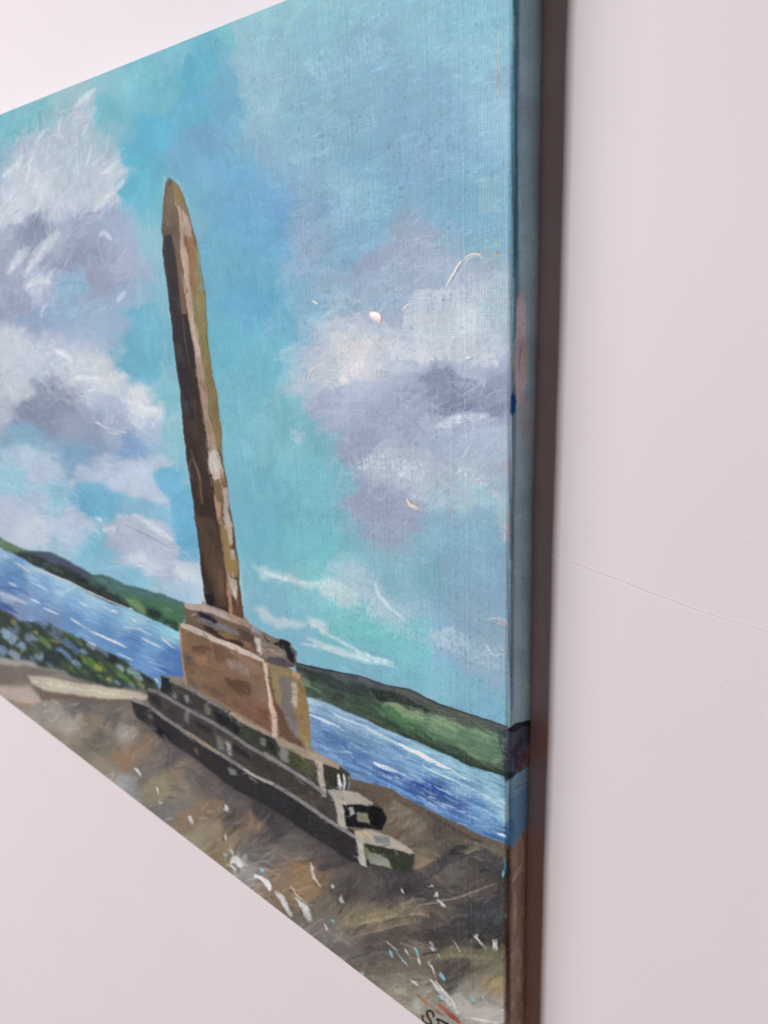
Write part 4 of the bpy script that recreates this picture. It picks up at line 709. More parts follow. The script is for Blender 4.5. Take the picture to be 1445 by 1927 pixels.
for P, wd in ((I_([(212,312),(224,328)]), 6), (I_([(775,672),(788,704)]), 4.5), (I_([(888,660),(905,700)]), 4.5), (Z_([(720,110),(760,180),(795,250)]), 7), (I_([(652,770),(662,782)]), 4), (Z_([(670,550),(730,590),(780,640)]), 6), (Z_([(990,620),(1030,680),(1060,740)]), 7.5), (Z_([(1310,585),(1350,620),(1400,670)]), 5),
              (I_([(524,540),(534,552)]), 4), (I_([(1274,320),(1274,352)]), 5), (J_([(560,420),(572,455)]), 3), (J_([(200,400),(290,520)]), 2), (I_([(1180,870),(1190,885)]), 4), (H_([(1165,1105),(1180,1130)]), 5), (H_([(1410,1205),(1430,1225)]), 6)):
    line(P, wd, TL, .92, True, .05, .9, .9, .04, 1.2)
fill(Z_([(170,640),(290,610),(380,740),(330,880),(250,880),(200,780)]), (158,170,164), 5, 5, .7)
fill(J_([(640,760),(760,760),(830,860),(1120,900),(1125,1010),(940,1020),(780,960),(700,870)]), (172,164,158), 2, 8, .75)
fill(Z_([(860,820),(1000,720),(1260,700),(1250,870),(1130,920),(1060,900),(1010,880)]), (176,168,163), 2, 6, .7)
line(J_([(825,975),(930,990),(1040,1015),(1110,1000),(1125,960)]), 5, (196,188,184), .8, True, .2)
for P, wd in ((Z_([(560,270),(640,400),(760,540),(860,680),(960,800),(1060,900)]), 9), (Z_([(520,240),(620,340),(700,440)]), 6)): line(P, wd, (196,188,182), .7, True, .3)
for P, wd, c in ((Z_([(330,600),(400,670),(480,735)]), 5, (160,98,70)), (Z_([(580,810),(680,890),(760,940)]), 6, (140,92,78)), (Z_([(640,700),(760,790),(860,900),(960,990),(1090,1080)]), 8, (150,86,68)), (Z_([(860,900),(980,980),(1090,1090)]), 9, (142,78,64)), (Z_([(370,920),(420,960),(440,1050)]), 5, (156,106,80)), (Z_([(250,530),(330,610)]), 3, (110,88,70))):
    line(P, wd, c, .85, True, .2)
INK = (36,35,38)
for P, wd in ((Z_([(352,950),(360,1020),(400,1075),(470,1110),(540,1120)]), 3.4), (Z_([(578,960),(560,890),(510,845),(460,860),(445,910),(480,990),(520,1060),(530,1130)]), 3.6), (Z_([(640,1015),(700,1030),(780,1075),(850,1110)]), 3.8), (Z_([(655,1030),(670,1090),(660,1150)]), 3.0), (Z_([(850,1110),(820,1180),(700,1190)]), 3)):
    line(P, wd, INK, .95, False, 0, .9, .8, .02, .6)
# coloured flecks near the right edge
for x, y, L_, W_, c, an in ((723,370,9,5,(205,170,180),.1),(718,368,4,3,(215,160,165),0),(724,394,14,2.5,(200,165,175),-.1),(917,190,5,4,(130,70,90),0),(903,438,6,6,(215,215,215),0),(934,438,10,6,(150,175,130),.3),(938,430,7,7,(205,150,140),0),(934,460,10,9,(185,195,160),0),(935,480,16,12,(190,180,130),0),
                        (936,476,14,2.5,(170,95,70),0),(931,492,15,2.5,(170,120,50),0),(960,312,5,18,(190,165,165),0),(963,330,4,16,(180,150,150),.1),(945,880,14,24,(170,160,185),.2),(955,880,8,30,(196,150,165),0),(956,985,10,46,(188,150,165),0),(950,1000,10,30,(196,176,186),0),(935,1165,46,5,(190,185,190),.05),(948,1174,30,7,(200,165,165),.1),(952,1095,8,16,(185,160,180),0),
                        (950,1135,6,20,(150,150,175),0),(948,1790,8,26,(160,120,70),0),(935,1850,26,18,(158,136,102),0),(950,1700,4,30,(150,98,62),0),(947,1800,4,14,(170,125,70),0),(952,1530,5,16,(180,170,110),0),(948,1545,8,22,(140,185,190),0)):
    dab(x, y, L_, W_, an, c3(c), .85, .1, .35, jit=.06, hh=.6)
# ------------------------------------------------------------------ 7. folded edge and side
def side(poly, c, soft=2, wob=2, a=1., var=.05): fill(poly, c, soft, wob, a, var, .2)
side([(958,-260),(1050,-260),(1040,600),(1020,1000),(1010,1380),(955,1400),(962,900),(968,400)], (172,206,224), 3, 1.5, .9)
line([(974,-250),(970,90),(967,300),(969,520),(969,640)], 12, (96,150,180), .7, False, .15, 5, .3)
line([(971,-240),(968,-60),(967,30)], 7, (48,140,158), .9, True, 0, 3); line([(969,100),(971,330),(966,520)], 8, (88,134,172), .7, False, .2, 3)
line([(967,700),(966,900),(964,1160),(962,1330)], 7, (118,150,178), .7, False, .3, 4)
line([(940,60),(936,130),(938,200)], 10, (180,184,190), .5, True, .3, 4); line([(935,70),(930,75)], 6, (190,192,190), .5)
line([(948,130),(952,400),(950,600)], 5, (182,200,214), .3, False, .5, 3)
for k in range(60): dab(rs.uniform(900, 952), rs.uniform(60, 600), rs.uniform(10, 26), 3, -.25 + rs.normal(0, .2), c3((176,204,218)), .55, .15, .5, jit=.05, hh=.9)
side([(972,560),(978,548),(985,550),(989,570),(988,620),(992,660),(990,720),(984,765),(974,760),(968,720),(968,650),(972,600)], (222,204,212), 1, 1.2, .95, .08)
side([(972,740),(992,740),(1000,800),(998,860),(985,830),(978,790)], (196,176,182), 3, 4, .5)
line([(974,560),(971,640),(969,690),(971,740)], 2, (232,214,214), .8); line([(978,650),(977,700)], 2.5, (160,140,150), .7)
fill([(960,750),(966,735),(969,750),(968,775),(964,785),(959,772)], (42,84,160), 1, 1.5)
for k in range(70):
    y = rs.uniform(300, 1330); dab(rs.uniform(975, 1003), y, rs.uniform(8, 30), rs.uniform(2, 4), math.pi / 2 + rs.normal(0, .06), c3([(140,172,188),(198,220,232),(134,160,166),(170,190,206)][rs.randint(4)]), .5, 0, .55, jit=.06, hh=.6)
for k in range(14): dab(983 + rs.normal(0, 2), rs.uniform(430, 1240), rs.uniform(3, 10), rs.uniform(2, 4), math.pi / 2, c3((96,104,84)), .8, 0, .3)
side(G_([(1262,425),(1300,395),(1385,372),(1400,372),(1396,470),(1345,560),(1388,590),(1400,640),(1300,655),(1268,690)]), (88,92,112), 1, 2)
side(G_([(1262,425),(1300,398),(1385,374),(1400,372),(1396,400),(1330,410),(1290,440)]), (56,56,70), 1, 2)
side(G_([(1285,540),(1330,460),(1345,470),(1320,560),(1300,640)]), (60,56,70), 2, 3, .8); side(G_([(1320,590),(1352,520),(1396,480),(1400,600),(1330,640)]), (128,112,122), 2, 2, .9); side(G_([(1300,600),(1345,530),(1360,560),(1320,650)]), (92,68,72), 2, 3, .8)
side(G_([(1245,640),(1300,640),(1295,700),(1262,700)]), (48,62,66), 2, 3, .9)
side(G_([(1262,690),(1310,650),(1405,600),(1405,780),(1262,800)]), (132,172,196), 2, 2); side(G_([(1262,790),(1405,720),(1405,910),(1340,960),(1300,1035),(1262,1035)]), (110,156,196), 3, 3)
line(G_([(1300,740),(1340,715),(1390,700)]), 4, (110,135,170), .8); side(G_([(1262,880),(1300,900),(1300,1035),(1262,1035)]), (76,128,176), 3, 2, .8); line(G_([(1250,800),(1262,860),(1262,900)]), 6, (165,190,160), .6, True, .4)
side([(957,1594),(966,1594),(985,1566),(1010,1545),(1010,2110),(955,2110)], (166,140,124), 2, 2)
line([(958,1596),(958,1700),(956,1800),(955,1900),(953,1960)], 11, (104,80,66), .7, False, .1, 5)
line([(956,1600),(955,1760),(953,1900)], 5, (66,50,42), .5, False, .3, 3)
for k in range(60):
    dab(rs.uniform(962, 992), rs.uniform(1590, 2080), rs.uniform(16, 60), rs.uniform(4, 10), math.pi / 2 + rs.normal(0, .2), c3([(150,126,114),(205,178,160),(170,140,124),(214,190,176),(120,98,86),(110,90,80)][rs.randint(4)]), .6, .05, .25, jit=.04, hh=.4)
line(G_([(1250,1100),(1250,1180)]), 4, (60,130,160), .8, True, .3)

lum = (PAINT @ np.array([.25, .6, .15], np.float32))[..., None]
PAINT = lum + (PAINT - lum) * .94
# ------------------------------------------------------------------ 8. transfer to the unrolled canvas surface
TX = 0.00026
TW = int((CW + S_END) / TX); TH = int(CH / TX)
S = (-CW + (np.arange(TW) + .5) / TW * (CW + S_END)); V = (np.arange(TH) + .5) / TH * CH
sx, sz = prof(S)
LOOSE = np.clip(1 + noise(TH, TW, 300, 3, 41), 0, 2); RIP = noise(TH, TW, 9, 2, 42, .5, 22) * np.clip(noise(TH, TW, 220, 3, 43) + .45, 0, 1.2)
colour_px = np.ones((TH, TW, 4), np.float32); height_px = np.ones((TH, TW, 4), np.float32)
for r0 in range(0, TH, 256):
    v = V[r0:r0 + 256]
    P = np.stack(np.broadcast_arrays(sx[None, :], v[:, None], sz[None, :]), -1)
    pu, pv = PQ(P)
    gx = np.clip(pu - GX0, 0, GW - 2.001); gy = np.clip(pv - GY0, 0, GH - 2.001)
    x0 = gx.astype(int); y0 = gy.astype(int); fx = (gx - x0).astype(np.float32); fy = (gy - y0).astype(np.float32)
    def bl(A):
        f_x = fx[..., None] if A.ndim == 3 else fx; f_y = fy[..., None] if A.ndim == 3 else fy
        return (A[y0, x0] * (1 - f_x) + A[y0, x0 + 1] * f_x) * (1 - f_y) + (A[y0 + 1, x0] * (1 - f_x) + A[y0 + 1, x0 + 1] * f_x) * f_y
    h = bl(HGT)
    wv = weave(np.broadcast_to(S[None, :], h.shape), np.broadcast_to(v[:, None], h.shape))
    body = np.clip(h, 0, 1)                                     # thick paint fills the weave
    colour_px[r0:r0 + 256, :, :3] = np.clip(bl(PAINT), 0, 1)
    hh = (.30 + .24 * LOOSE[r0:r0 + 256]) * wv * (1 - .55 * body) + .45 * h + .22 * RIP[r0:r0 + 256]
    height_px[r0:r0 + 256, :, 0] = hh; height_px[r0:r0 + 256, :, 1] = hh; height_px[r0:r0 + 256, :, 2] = hh
gr = noise(TH, TW, 6, 2, 21)
height_px[..., :3] += .10 * gr[..., None]
# weave pits with their shade, and glints on thread tops, put into the colour
WAT = weave(np.broadcast_to(S[None, :], (TH, TW)), np.broadcast_to(V[:, None], (TH, TW)))
patch = noise(TH, TW, 260, 4, 31, .6)
pit_shade = np.clip((.34 - WAT + .30 * gr) * 5, 0, 1) * np.clip(.6 + .3 * patch, 0, 1)
weave_glint = np.clip((WAT - .74 + .3 * gr + .10 * patch) * 5, 0, 1) * np.clip(.5 - .5 * patch, 0, 1)
colour_px[..., :3] *= (1 + .10 * (height_px[..., :1] - .4)) * (1 - .13 * pit_shade[..., None] * np.clip((S + .22) / .12, 0, 1)[None, :, None])
colour_px[..., :3] += (1 - colour_px[..., :3]) * .13 * weave_glint[..., None] * np.clip((S + .24) / .12, 0, 1)[None, :, None]
colour_px = np.clip(colour_px, 0, 1)
# the design was mixed by eye under this room's light and sheen: take those out to get the pigments' own reflectance
lin = np.where(colour_px[..., :3] <= .04045, colour_px[..., :3] / 12.92, ((colour_px[..., :3] + .055) / 1.055) ** 2.4)
vg = ((1 + .40 * (V - .28))[:, None] * (1 - .30 * np.minimum(S, 0))[None, :])[..., None]
lin = np.clip((lin - np.array([.013, .010, .010], np.float32)) / (np.array([.84, .77, .775], np.float32) * vg), .006, .93)
colour_px[..., :3] = np.where(lin <= .0031308, lin * 12.92, 1.055 * lin ** (1 / 2.4) - .055)

def img(name, arr, data=False):
    im = bpy.data.images.new(name, arr.shape[1], arr.shape[0], alpha=False, float_buffer=data, is_data=data)
    im.pixels.foreach_set(np.ascontiguousarray(arr, dtype=np.float32).ravel()); im.update(); im.pack()
    return im
im_c = img('brushed_colour', colour_px); im_h = img('paint_relief', height_px, True)

def mat(name):
    m = bpy.data.materials.new(name); m.use_nodes = True
    return m, m.node_tree, m.node_tree.nodes['Principled BSDF']
def paint_material():
    m, nt, p = mat('acrylic_on_canvas'); N = nt.nodes; Lk = nt.links
    uv = N.new('ShaderNodeUVMap'); uv.uv_map = 'UVMap'
    a = N.new('ShaderNodeTexImage'); a.image = im_c; a.extension = 'EXTEND'
    h = N.new('ShaderNodeTexImage'); h.image = im_h; h.extension = 'EXTEND'; h.interpolation = 'Cubic'
    Lk.new(uv.outputs[0], a.inputs[0]); Lk.new(uv.outputs[0], h.inputs[0])
    bp = N.new('ShaderNodeBump'); bp.inputs['Strength'].default_value = 0.7; bp.inputs['Distance'].default_value = 0.00030
    Lk.new(h.outputs[0], bp.inputs['Height']); Lk.new(bp.outputs[0], p.inputs['Normal'])
    Lk.new(a.outputs[0], p.inputs['Base Color'])
    p.inputs['Roughness'].default_value = 0.60; p.inputs['Specular IOR Level'].default_value = 0.10
    return m
M_PAINT = paint_material()
def simple(name, c, rough=.6, ns=60, var=.08, bump=.0002, spec=.3):
    m, nt, p = mat(name); N = nt.nodes; Lk = nt.links
    t = N.new('ShaderNodeTexCoord'); n = N.new('ShaderNodeTexNoise'); n.inputs['Scale'].default_value = ns; n.inputs['Detail'].default_value = 5
    Lk.new(t.outputs['Object'], n.inputs['Vector'])
    r = N.new('ShaderNodeValToRGB'); e = r.color_ramp.elements
    e[0].position = .3; e[1].position = .7
    e[0].color = tuple(v * (1 - var) for v in c) + (1,); e[1].color = tuple(min(1, v * (1 + var)) for v in c) + (1,)
    Lk.new(n.outputs[0], r.inputs[0]); Lk.new(r.outputs[0], p.inputs['Base Color'])
    b_ = N.new('ShaderNodeBump'); b_.inputs['Strength'].default_value = .5; b_.inputs['Distance'].default_value = bump
    Lk.new(n.outputs[0], b_.inputs['Height']); Lk.new(b_.outputs[0], p.inputs['Normal'])
    p.inputs['Roughness'].default_value = rough; p.inputs['Specular IOR Level'].default_value = spec
    return m
M_WALL = simple('white_wall_paint', (.805, .765, .785), .55, 9, .008, .0004, .3)
M_WOOD = simple('pine_stretcher', (.52, .36, .22), .7, 40, .2, .0003)
M_CANVAS = simple('raw_canvas', (.62, .58, .50), .8, 900, .08, .0002)
M_WHITE = simple('thick_white_paint', (.82, .77, .72), .35, 900, .04, .00015, .5)
M_MAUVE = simple('thick_mauve_paint', (.66, .50, .52), .4, 700, .08, .0002, .4)
M_SPECK = simple('grey_speck', (.35, .30, .32), .7, 900, .1)
M_CREAM = simple('thick_cream_paint', (.80, .73, .60), .35, 900, .04, .00015, .5)
M_GREY = simple('thick_cool_white_paint', (.66, .69, .70), .4, 900, .06, .00015, .5)

def link(name, me, m, parent=None):
    o = bpy.data.objects.new(name, me); col.objects.link(o)
    if m: me.materials.append(m)
    if parent: o.parent = parent; o.matrix_parent_inverse = parent.matrix_world.inverted()
    return o
def mesh(name, vs, fs, m, parent=None, smooth=True, uvs=None):
    me = bpy.data.meshes.new(name); me.from_pydata([tuple(v) for v in vs], [], fs); me.update()
    if uvs is not None:
        lay = me.uv_layers.new(name='UVMap'); idx = np.zeros(len(me.loops), np.int32); me.loops.foreach_get('vertex_index', idx)
        lay.data.foreach_set('uv', np.asarray(uvs, np.float32)[idx].ravel())
    if smooth: me.polygons.foreach_set('use_smooth', [True] * len(me.polygons))
    return link(name, me, m, parent)

# ------------------------------------------------------------------ wall
def wall():
    xs = [-4.0, 3.0]; ys = [-1.3, 1.5]
    v = []; f = []
    for z in (0.0, -0.12):
        v += [B(xs[0], ys[0], z), B(xs[1], ys[0], z), B(xs[1], ys[1], z), B(xs[0], ys[1], z)]
    f = [(0, 1, 2, 3), (7, 6, 5, 4), (0, 4, 5, 1), (1, 5, 6, 2), (2, 6, 7, 3), (3, 7, 4, 0)]
    o = mesh('wall', v, f, M_WALL, None, False)
    o['kind'] = 'structure'; o['label'] = 'plain smooth white wall behind the painting'
    return o
WALL = wall()
def ridge(name, path, wd, hg, m, parent):
    """a thin raised line of filler on the wall along path (x, y)"""
    vs = []; fs = []; n = len(path)
    for i, (x, y) in enumerate(path):
        a = path[max(i - 1, 0)]; b_ = path[min(i + 1, n - 1)]
        t = Vector((b_[0] - a[0], b_[1] - a[1])).normalized(); nx, ny = -t.y, t.x
        k = min(1, .25 + 6 * min(i, n - 1 - i) / n)
        for d, z in ((-1, -.0002), (-.3, hg * k), (.35, hg * .8 * k), (1, -.0002)):
            vs.append(B(x + nx * d * wd * k, y + ny * d * wd * k, z))
    for i in range(n - 1):
        for j in range(3):
            fs.append((i * 4 + j, i * 4 + j + 1, i * 4 + j + 5, i * 4 + j + 4))
    return mesh(name, vs, fs, m, parent, False)
def wpt(u, v):
    q = UNP(u, v, 0.0); return (q[0], q[1])
rnd = random.Random(4)
seam = [wpt(u, v) for u, v in ((1020,1041),(1045,1050),(1080,1060),(1120,1076),(1175,1096),(1240,1122),(1310,1148),(1380,1170),(1450,1190),(1600,1225))]
path = []
for i in range(len(seam) - 1):
    for k in range(6):
        t = k / 6; path.append((seam[i][0] * (1 - t) + seam[i + 1][0] * t, seam[i][1] * (1 - t) + seam[i + 1][1] * t + rnd.gauss(0, .00004)))
o = ridge('hairline_crack', path, .00055, .00042, M_WALL, WALL); o['label'] = 'fine hairline crack running right from the canvas across the wall'
seam = [wpt(u, v) for u, v in ((-60,100),(-10,122),(10,142),(26,165),(42,192),(60,215))]
o = ridge('hairline_crack', seam, .0006, .00006, M_WALL, WALL); o['label'] = 'faint curved hairline crack above the canvas at the far left'
vs = []; fs = []
for (u, v, r) in ((1077,930,.9),(1119,1012,.8),(1139,1107,.8),(1233,1385,1.6),(1356,1294,1.4),(1365,1297,.9),(1433,1348,1.4),(1403,1020,1.2),(1226,1193,.8),(1254,1151,.8),(1137,1327,.8),(1153,1355,.9),(1177,1379,.9),(1280,1620,.9),(1295,1644,.9),(1401,1898,1.2),(1128,1494,1.1),(1140,1492,.9),(1136,1470,.7),(1137,1460,.7),(1117,95,.8),(1156,672,1.2),(1187,285,.8),(1135,1500,1.0),(1310,1300,.6)):
    x, y = wpt(u, v); R_ = r * .00013; k0 = len(vs); n = 6
    for j in range(n): vs.append(B(x + R_ * math.cos(j * 6.283 / n) * rnd.uniform(.7, 1.3), y + R_ * math.sin(j * 6.283 / n) * rnd.uniform(.7, 1.3), .00003))
    vs.append(B(x, y, .00016))
    for j in range(n): fs.append((k0 + j, k0 + (j + 1) % n, k0 + n))
o = mesh('grit', vs, fs, M_SPECK, WALL, False); o['kind'] = 'stuff'; o['label'] = 'tiny grey specks of grit on the wall paint'

# ------------------------------------------------------------------ the painting
root = bpy.data.objects.new('painting', None); col.objects.link(root); root.location = B(-CW / 2, 0, DEP / 2); root.empty_display_size = .05
root['label'] = 'canvas painting of a stone obelisk beside blue water, hanging on a plain white wall'
root['category'] = 'painting'
bpy.context.view_layer.update()

def canv(s, y):
    x, z = prof(s); return B(float(x), y, float(z))
def to_s(poly, smax=-RAD):
    out = []
    for u, v in poly:
        q = UNP(u, v); out.append((max(min(q[0], smax), -CW), max(min(q[1], CH), 0.0)))
    return out
F_ALL = [('painted_sky', 'turquoise and grey-blue painted sky', None)]
CL1 = A_([(-700,500),(0,440),(70,380),(240,310),(330,340),(500,170),(660,40),(680,120),(610,430),(700,600),(815,530),(855,640),(840,760),(720,860),(880,1100),(900,1300),(800,1500),(640,1300),(420,1240),(340,1380),(200,1430),(0,1560),(-700,1500)])
CL2 = B_([(-500,60),(0,60),(350,140),(560,310),(720,335),(760,400),(870,385),(1000,470),(1080,610),(1100,740),(1000,820),(850,790),(560,700),(520,820),(400,700),(230,705),(0,690),(-500,700)])
CL3 = K_([(130,920),(250,800),(220,650),(330,470),(560,390),(740,140),(860,80),(1000,170),(1280,400),(1310,900),(1300,1420),(1180,1600),(900,1620),(820,1740),(560,1700),(430,1560),(400,1330),(180,1100)])
regions = [
 ('painted_cloud', 'large white and mauve cloud at the upper left', CL1), ('painted_cloud', 'low white cloud with a violet underside left of the obelisk', CL2), ('painted_cloud', 'big white and violet cloud right of the obelisk', CL3),
 ('painted_cloud', 'thin grey-white cloud just above the left hills', B_([(700,1400),(860,1340),(940,1320),(1080,1420),(1180,1520),(1200,1620),(1110,1680),(900,1670),(780,1520)])),
 ('painted_cloud', 'wispy white cloud halfway down left of the obelisk', B_([(520,980),(700,1010),(850,990),(1030,920),(1200,980),(1150,1040),(1040,1040),(1030,1090),(1150,1180),(1150,1250),(960,1190),(780,1180),(640,1100),(520,1050)])),
 ('painted_hill', 'dark blue-green hills on the far shore left of the monument', HILL_L), ('painted_hill', 'bright green hill on the far shore right of the monument', HILL_R),
 ('painted_water', 'pale blue rippled water left of the monument', WATER_L), ('painted_water', 'blue water with white wave crests right of the monument', WATER_R),
 ('painted_ground', 'brown and grey stony ground with white splashes', GROUND), ('painted_shrubs', 'dark green weeds and blue-grey rocks along the shore', VEG),
 ('painted_kerb', 'pale stone kerb leading to the steps', E_([(190,1163),(420,1190),(700,1235),(900,1265),(1005,1292),(992,1332),(880,1328),(700,1322),(500,1292),(300,1262),(222,1217)])),
 ('painted_step', 'lowest dark stone step with a mossy end block', STEP3), ('painted_step', 'middle dark stone step', STEP2), ('painted_step', 'top stone step under the plinth', STEP1),
 ('painted_plinth', 'square brown stone plinth with a pale ledge', PLINTH), ('painted_capstone', 'broken grey-brown capstone on the plinth', CAP), ('painted_obelisk', 'tall tapering stone shaft, dark on its left face', OB)]
def surface():
    K = 1000.0
    vs = []; fs = []
    def poly(pts):
        k = len(vs); pts = [(round(x * K, 3), round(y * K, 3)) for x, y in pts]
        out = [pts[0]]
        for q in pts[1:]:
            if abs(q[0] - out[-1][0]) + abs(q[1] - out[-1][1]) > .05: out.append(q)
        if abs(out[0][0] - out[-1][0]) + abs(out[0][1] - out[-1][1]) < .05: out.pop()
        vs.extend(Vector(q) for q in out); fs.append(list(range(k, k + len(out))))
    poly([(-CW, 0), (-RAD, 0), (-RAD, CH), (-CW, CH)])
    for nm, lb, pl in regions: poly(to_s(pl))
    edges = [(f[k], f[(k + 1) % len(f)]) for f in fs for k in range(len(f))]
    rv, re, rf, ov, oe, of = delaunay_2d_cdt(vs, edges, [], 0, 1e-3)
    tri = np.array([t for t in rf if len(t) == 3]); pt = np.array([(v[0], v[1]) for v in rv])
    cen = pt[tri].mean(axis=1); own = np.zeros(len(tri), int)
    for g, f in enumerate(fs[1:], 1):                          # the later painted shape lies on top
        own[inside([(vs[k][0], vs[k][1]) for k in f], cen[:, 0], cen[:, 1])] = g
    groups = {}
    for t, g in zip(tri.tolist(), own.tolist()): groups.setdefault(g, []).append(t)
    for g, tris in sorted(groups.items()):
        if g == 0: nm, lb = 'painted_sky', 'turquoise and grey-blue brushed sky'
        else: nm, lb = regions[g - 1][0], regions[g - 1][1]
        used = sorted({i for t in tris for i in t}); ix = {i: k for k, i in enumerate(used)}
        V_ = [canv(rv[i][0] / K, rv[i][1] / K) for i in used]
        UV = [((rv[i][0] / K + CW) / (CW + S_END), rv[i][1] / K / CH) for i in used]
        o = mesh(nm, V_, [tuple(ix[i] for i in t) for t in tris], M_PAINT, root, False, UV)
        me = o.data                                            # all faces look out of the wall
        if sum(p.normal.y for p in me.polygons) > 0: me.flip_normals()
        o['label'] = lb
surface()
# folded right edge: fold and side, carrying the picture round the corner
def edge_right():
    ss = list(-RAD + RAD * np.linspace(0, math.pi / 2, 15)) + list(np.linspace(-RAD + RAD * math.pi / 2, S_END, 8))[1:]
    ys = np.linspace(0, CH, 101); vs = []; uv = []
    for i, y in enumerate(ys):
        for j, s in enumerate(ss):
            x, z = prof(s)
            bulge = .00018 * math.sin(y * 37) * (1 if j > 12 else j / 12) + .0001 * math.sin(y * 113 + j)
            vs.append(B(float(x) + bulge * (j > 0), float(y), float(z))); uv.append(((s + CW) / (CW + S_END), y / CH))
    n = len(ss); fs = [(i * n + j, i * n + j + 1, (i + 1) * n + j + 1, (i + 1) * n + j) for i in range(len(ys) - 1) for j in range(n - 1)]
    o = mesh('canvas_edge', vs, fs, M_PAINT, root, True, uv); o['label'] = 'right side of the canvas, painted over with sky blue, hill grey and brown'
edge_right()
def edge_strip(pts_a, pts_b, lb, uva, uvb):
    fs = []; vs = list(pts_a) + list(pts_b); n = len(pts_a)
    for i in range(n - 1): fs.append((i, i + 1, n + i + 1, n + i))
    o = mesh('canvas_edge', vs, fs, M_PAINT, root, True, uva + uvb); o['label'] = lb
xs = np.linspace(-CW, -RAD, 60)
def U(x): return (x + CW) / (CW + S_END)
edge_strip([B(x, CH, DEP) for x in xs], [B(x, CH + .0003, 0.0005) for x in xs], 'top side of the canvas, painted blue', [(U(x), .999) for x in xs], [(U(x), .97) for x in xs])
edge_strip([B(x, 0, DEP) for x in xs], [B(x, -.0003, 0.0005) for x in xs], 'bottom side of the canvas, painted brown', [(U(x), .001) for x in xs], [(U(x), .03) for x in xs])
ys = np.linspace(0, CH, 40)
edge_strip([B(-CW, y, DEP) for y in ys], [B(-CW - .0003, y, .0005) for y in ys], 'left side of the canvas', [(0.001, y / CH) for y in ys], [(.02, y / CH) for y in ys])
# closing caps at the top and bottom of the fold
for y, yy in ((CH, CH), (0, 0)):
    pts = [canv(s, y) for s in list(-RAD + RAD * np.linspace(0, math.pi / 2, 10))] + [B(0, y, .0006), B(-RAD, y, .0006)]
    uvp = [(U(-RAD), .999 if y else .001)] * len(pts)
    o = mesh('corner_fold', pts, [tuple(range(len(pts)))], M_PAINT, root, False, uvp); o['label'] = 'folded canvas at the %s right corner' % ('top' if y else 'bottom')
# stretcher bars behind the canvas
def bar(x0, x1, y0, y1, lb):
    z0, z1 = .0008, .0150; v = [B(x, y, z) for z in (z0, z1) for x, y in ((x0, y0), (x1, y0), (x1, y1), (x0, y1))]
    o = mesh('stretcher_bar', v, [(3, 2, 1, 0), (4, 5, 6, 7), (0, 1, 5, 4), (1, 2, 6, 5), (2, 3, 7, 6), (3, 0, 4, 7)], M_WOOD, root, False)
e = .0022; wb = .032
bar(-CW + e, -e, CH - e - wb, CH - e, ''); bar(-CW + e, -e, e, e + wb, ''); bar(-e - wb, -e, e + wb + .0005, CH - e - wb - .0005, ''); bar(-CW + e, -CW + e + wb, e + wb + .0005, CH - e - wb - .0005, '')
# raised blobs of thick paint
def blob(name, lb, outline, m, hg, fn=None, layers=4):
    pts = [UNP(u, v)[:2] for u, v in outline]
    q = []
    n0 = len(pts)
    for i in range(n0):       # smooth closed outline
        p0, p1, p2, p3 = (np.array(pts[(i + k) % n0]) for k in (-1, 0, 1, 2))
        for t in (0, .33, .66): q.append(.5 * (2 * p1 + (p2 - p0) * t + (2 * p0 - 5 * p1 + 4 * p2 - p3) * t * t + (3 * p1 - 3 * p2 + p3 - p0) * t ** 3))
    c = np.mean(q, axis=0); n = len(q); vs = []; fs = []
    for k in range(layers):
        t = k / layers; sc_ = 1 - t * t * .95 if k else 1.02
        z = DEP - .00005 + hg * math.sin(t * math.pi / 2) ** .6
        for p in q: vs.append(B(c[0] + (p[0] - c[0]) * sc_, c[1] + (p[1] - c[1]) * sc_, z + rnd.uniform(-1, 1) * hg * .08 * (k > 0)))
    vs.append(B(c[0], c[1], DEP + hg))
    for k in range(layers - 1):
        for j in range(n): fs.append((k * n + j, k * n + (j + 1) % n, (k + 1) * n + (j + 1) % n, (k + 1) * n + j))
    k = (layers - 1) * n
    for j in range(n): fs.append((k + j, k + (j + 1) % n, len(vs) - 1))
    o = mesh(name, vs, fs, m, root, True)
    if sum(p.normal.y * p.area for p in o.data.polygons) > 0: o.data.flip_normals()
    o['label'] = lb
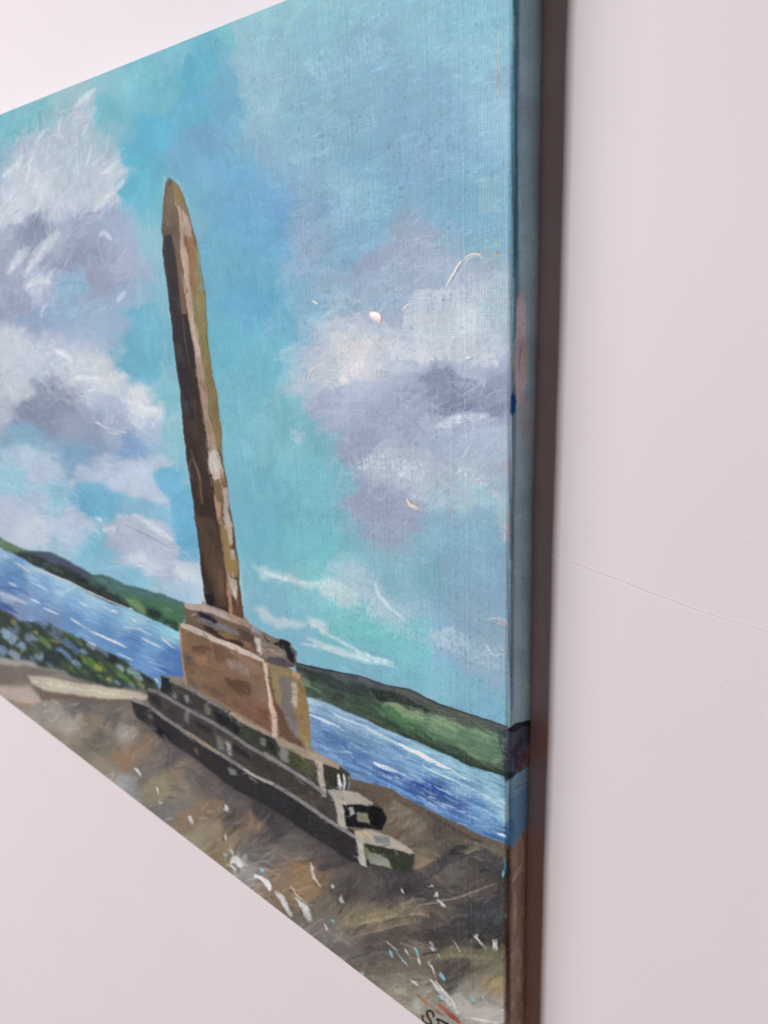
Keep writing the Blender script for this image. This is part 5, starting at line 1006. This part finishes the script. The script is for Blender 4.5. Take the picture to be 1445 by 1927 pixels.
def worm(name, lb, pathp, wd, m, hg):
    """a raised thread of paint left by the brush along a path of plan points"""
    p = [np.array(UNP(u, v)[:2]) for u, v in pathp]; q = []
    for i in range(len(p) - 1):
        p0 = p[max(i - 1, 0)]; p1 = p[i]; p2 = p[i + 1]; p3 = p[min(i + 2, len(p) - 1)]
        for t in np.linspace(0, 1, 7)[:-1]: q.append(.5 * (2 * p1 + (p2 - p0) * t + (2 * p0 - 5 * p1 + 4 * p2 - p3) * t * t + (3 * p1 - 3 * p2 + p3 - p0) * t ** 3))
    q.append(p[-1]); n = len(q); vs = []; fs = []
    for i, c in enumerate(q):
        a = q[max(i - 1, 0)]; b_ = q[min(i + 1, n - 1)]; t = (b_ - a) / (np.linalg.norm(b_ - a) + 1e-9); nn = np.array([-t[1], t[0]])
        k = (math.sin(math.pi * min(max((i + .3) / n, .02), .98)) ** .5) * rnd.uniform(.8, 1.15)
        for j in range(7):
            an = math.pi * j / 6; d = nn * math.cos(an) * wd * .5 * k
            vs.append(B(c[0] + d[0], c[1] + d[1], DEP - .00006 + hg * k * math.sin(an)))
    for i in range(n - 1):
        for j in range(6): fs.append((i * 7 + j, i * 7 + j + 1, i * 7 + j + 8, i * 7 + j + 7))
    o = mesh(name, vs, fs, m, root, True)
    if sum(p_.normal.y * p_.area for p_ in o.data.polygons) > 0: o.data.flip_normals()
    o['label'] = lb
blob('paint_dab', 'round raised dab of white paint above the right-hand cloud', [(695,589),(702,586),(711,587),(717,592),(719,600),(717,608),(711,606),(703,603),(697,597)], M_WHITE, .00035)
blob('paint_dab', 'cream crescent of thick paint under the right-hand cloud', K_([(765,1556),(775,1560),(790,1578),(812,1592),(830,1606),(850,1620),(832,1618),(800,1610),(775,1592)]), M_CREAM, .00035)
worm('paint_ridge', 'long raised thread of white paint at the top right of the cloud', K_([(978,412),(1000,370),(1025,330),(1050,285),(1072,262)]), .0015, M_GREY, .0003)
worm('paint_ridge', 'curved hook of white paint beside the long thread', K_([(1072,262),(1095,238),(1130,225),(1165,232),(1172,252)]), .0009, M_GREY, .0002)
worm('paint_ridge', 'short curved white ridge at the left rim of the right-hand cloud', K_([(235,922),(238,890),(250,860),(266,842)]), .0009, M_WHITE, .00025)
worm('paint_ridge', 'short pale ridge inside the right-hand cloud', K_([(742,545),(752,525),(768,508),(785,495)]), .0010, M_GREY, .0002)
blob('paint_dab', 'small white dab left of the round dab', K_([(252,480),(262,476),(275,484),(290,494),(284,502),(266,494)]), M_GREY, .0003)
blob('paint_dab', 'small white daub on the right of the cloud', K_([(1085,790),(1105,780),(1125,785),(1120,797),(1095,802)]), M_GREY, .0003)
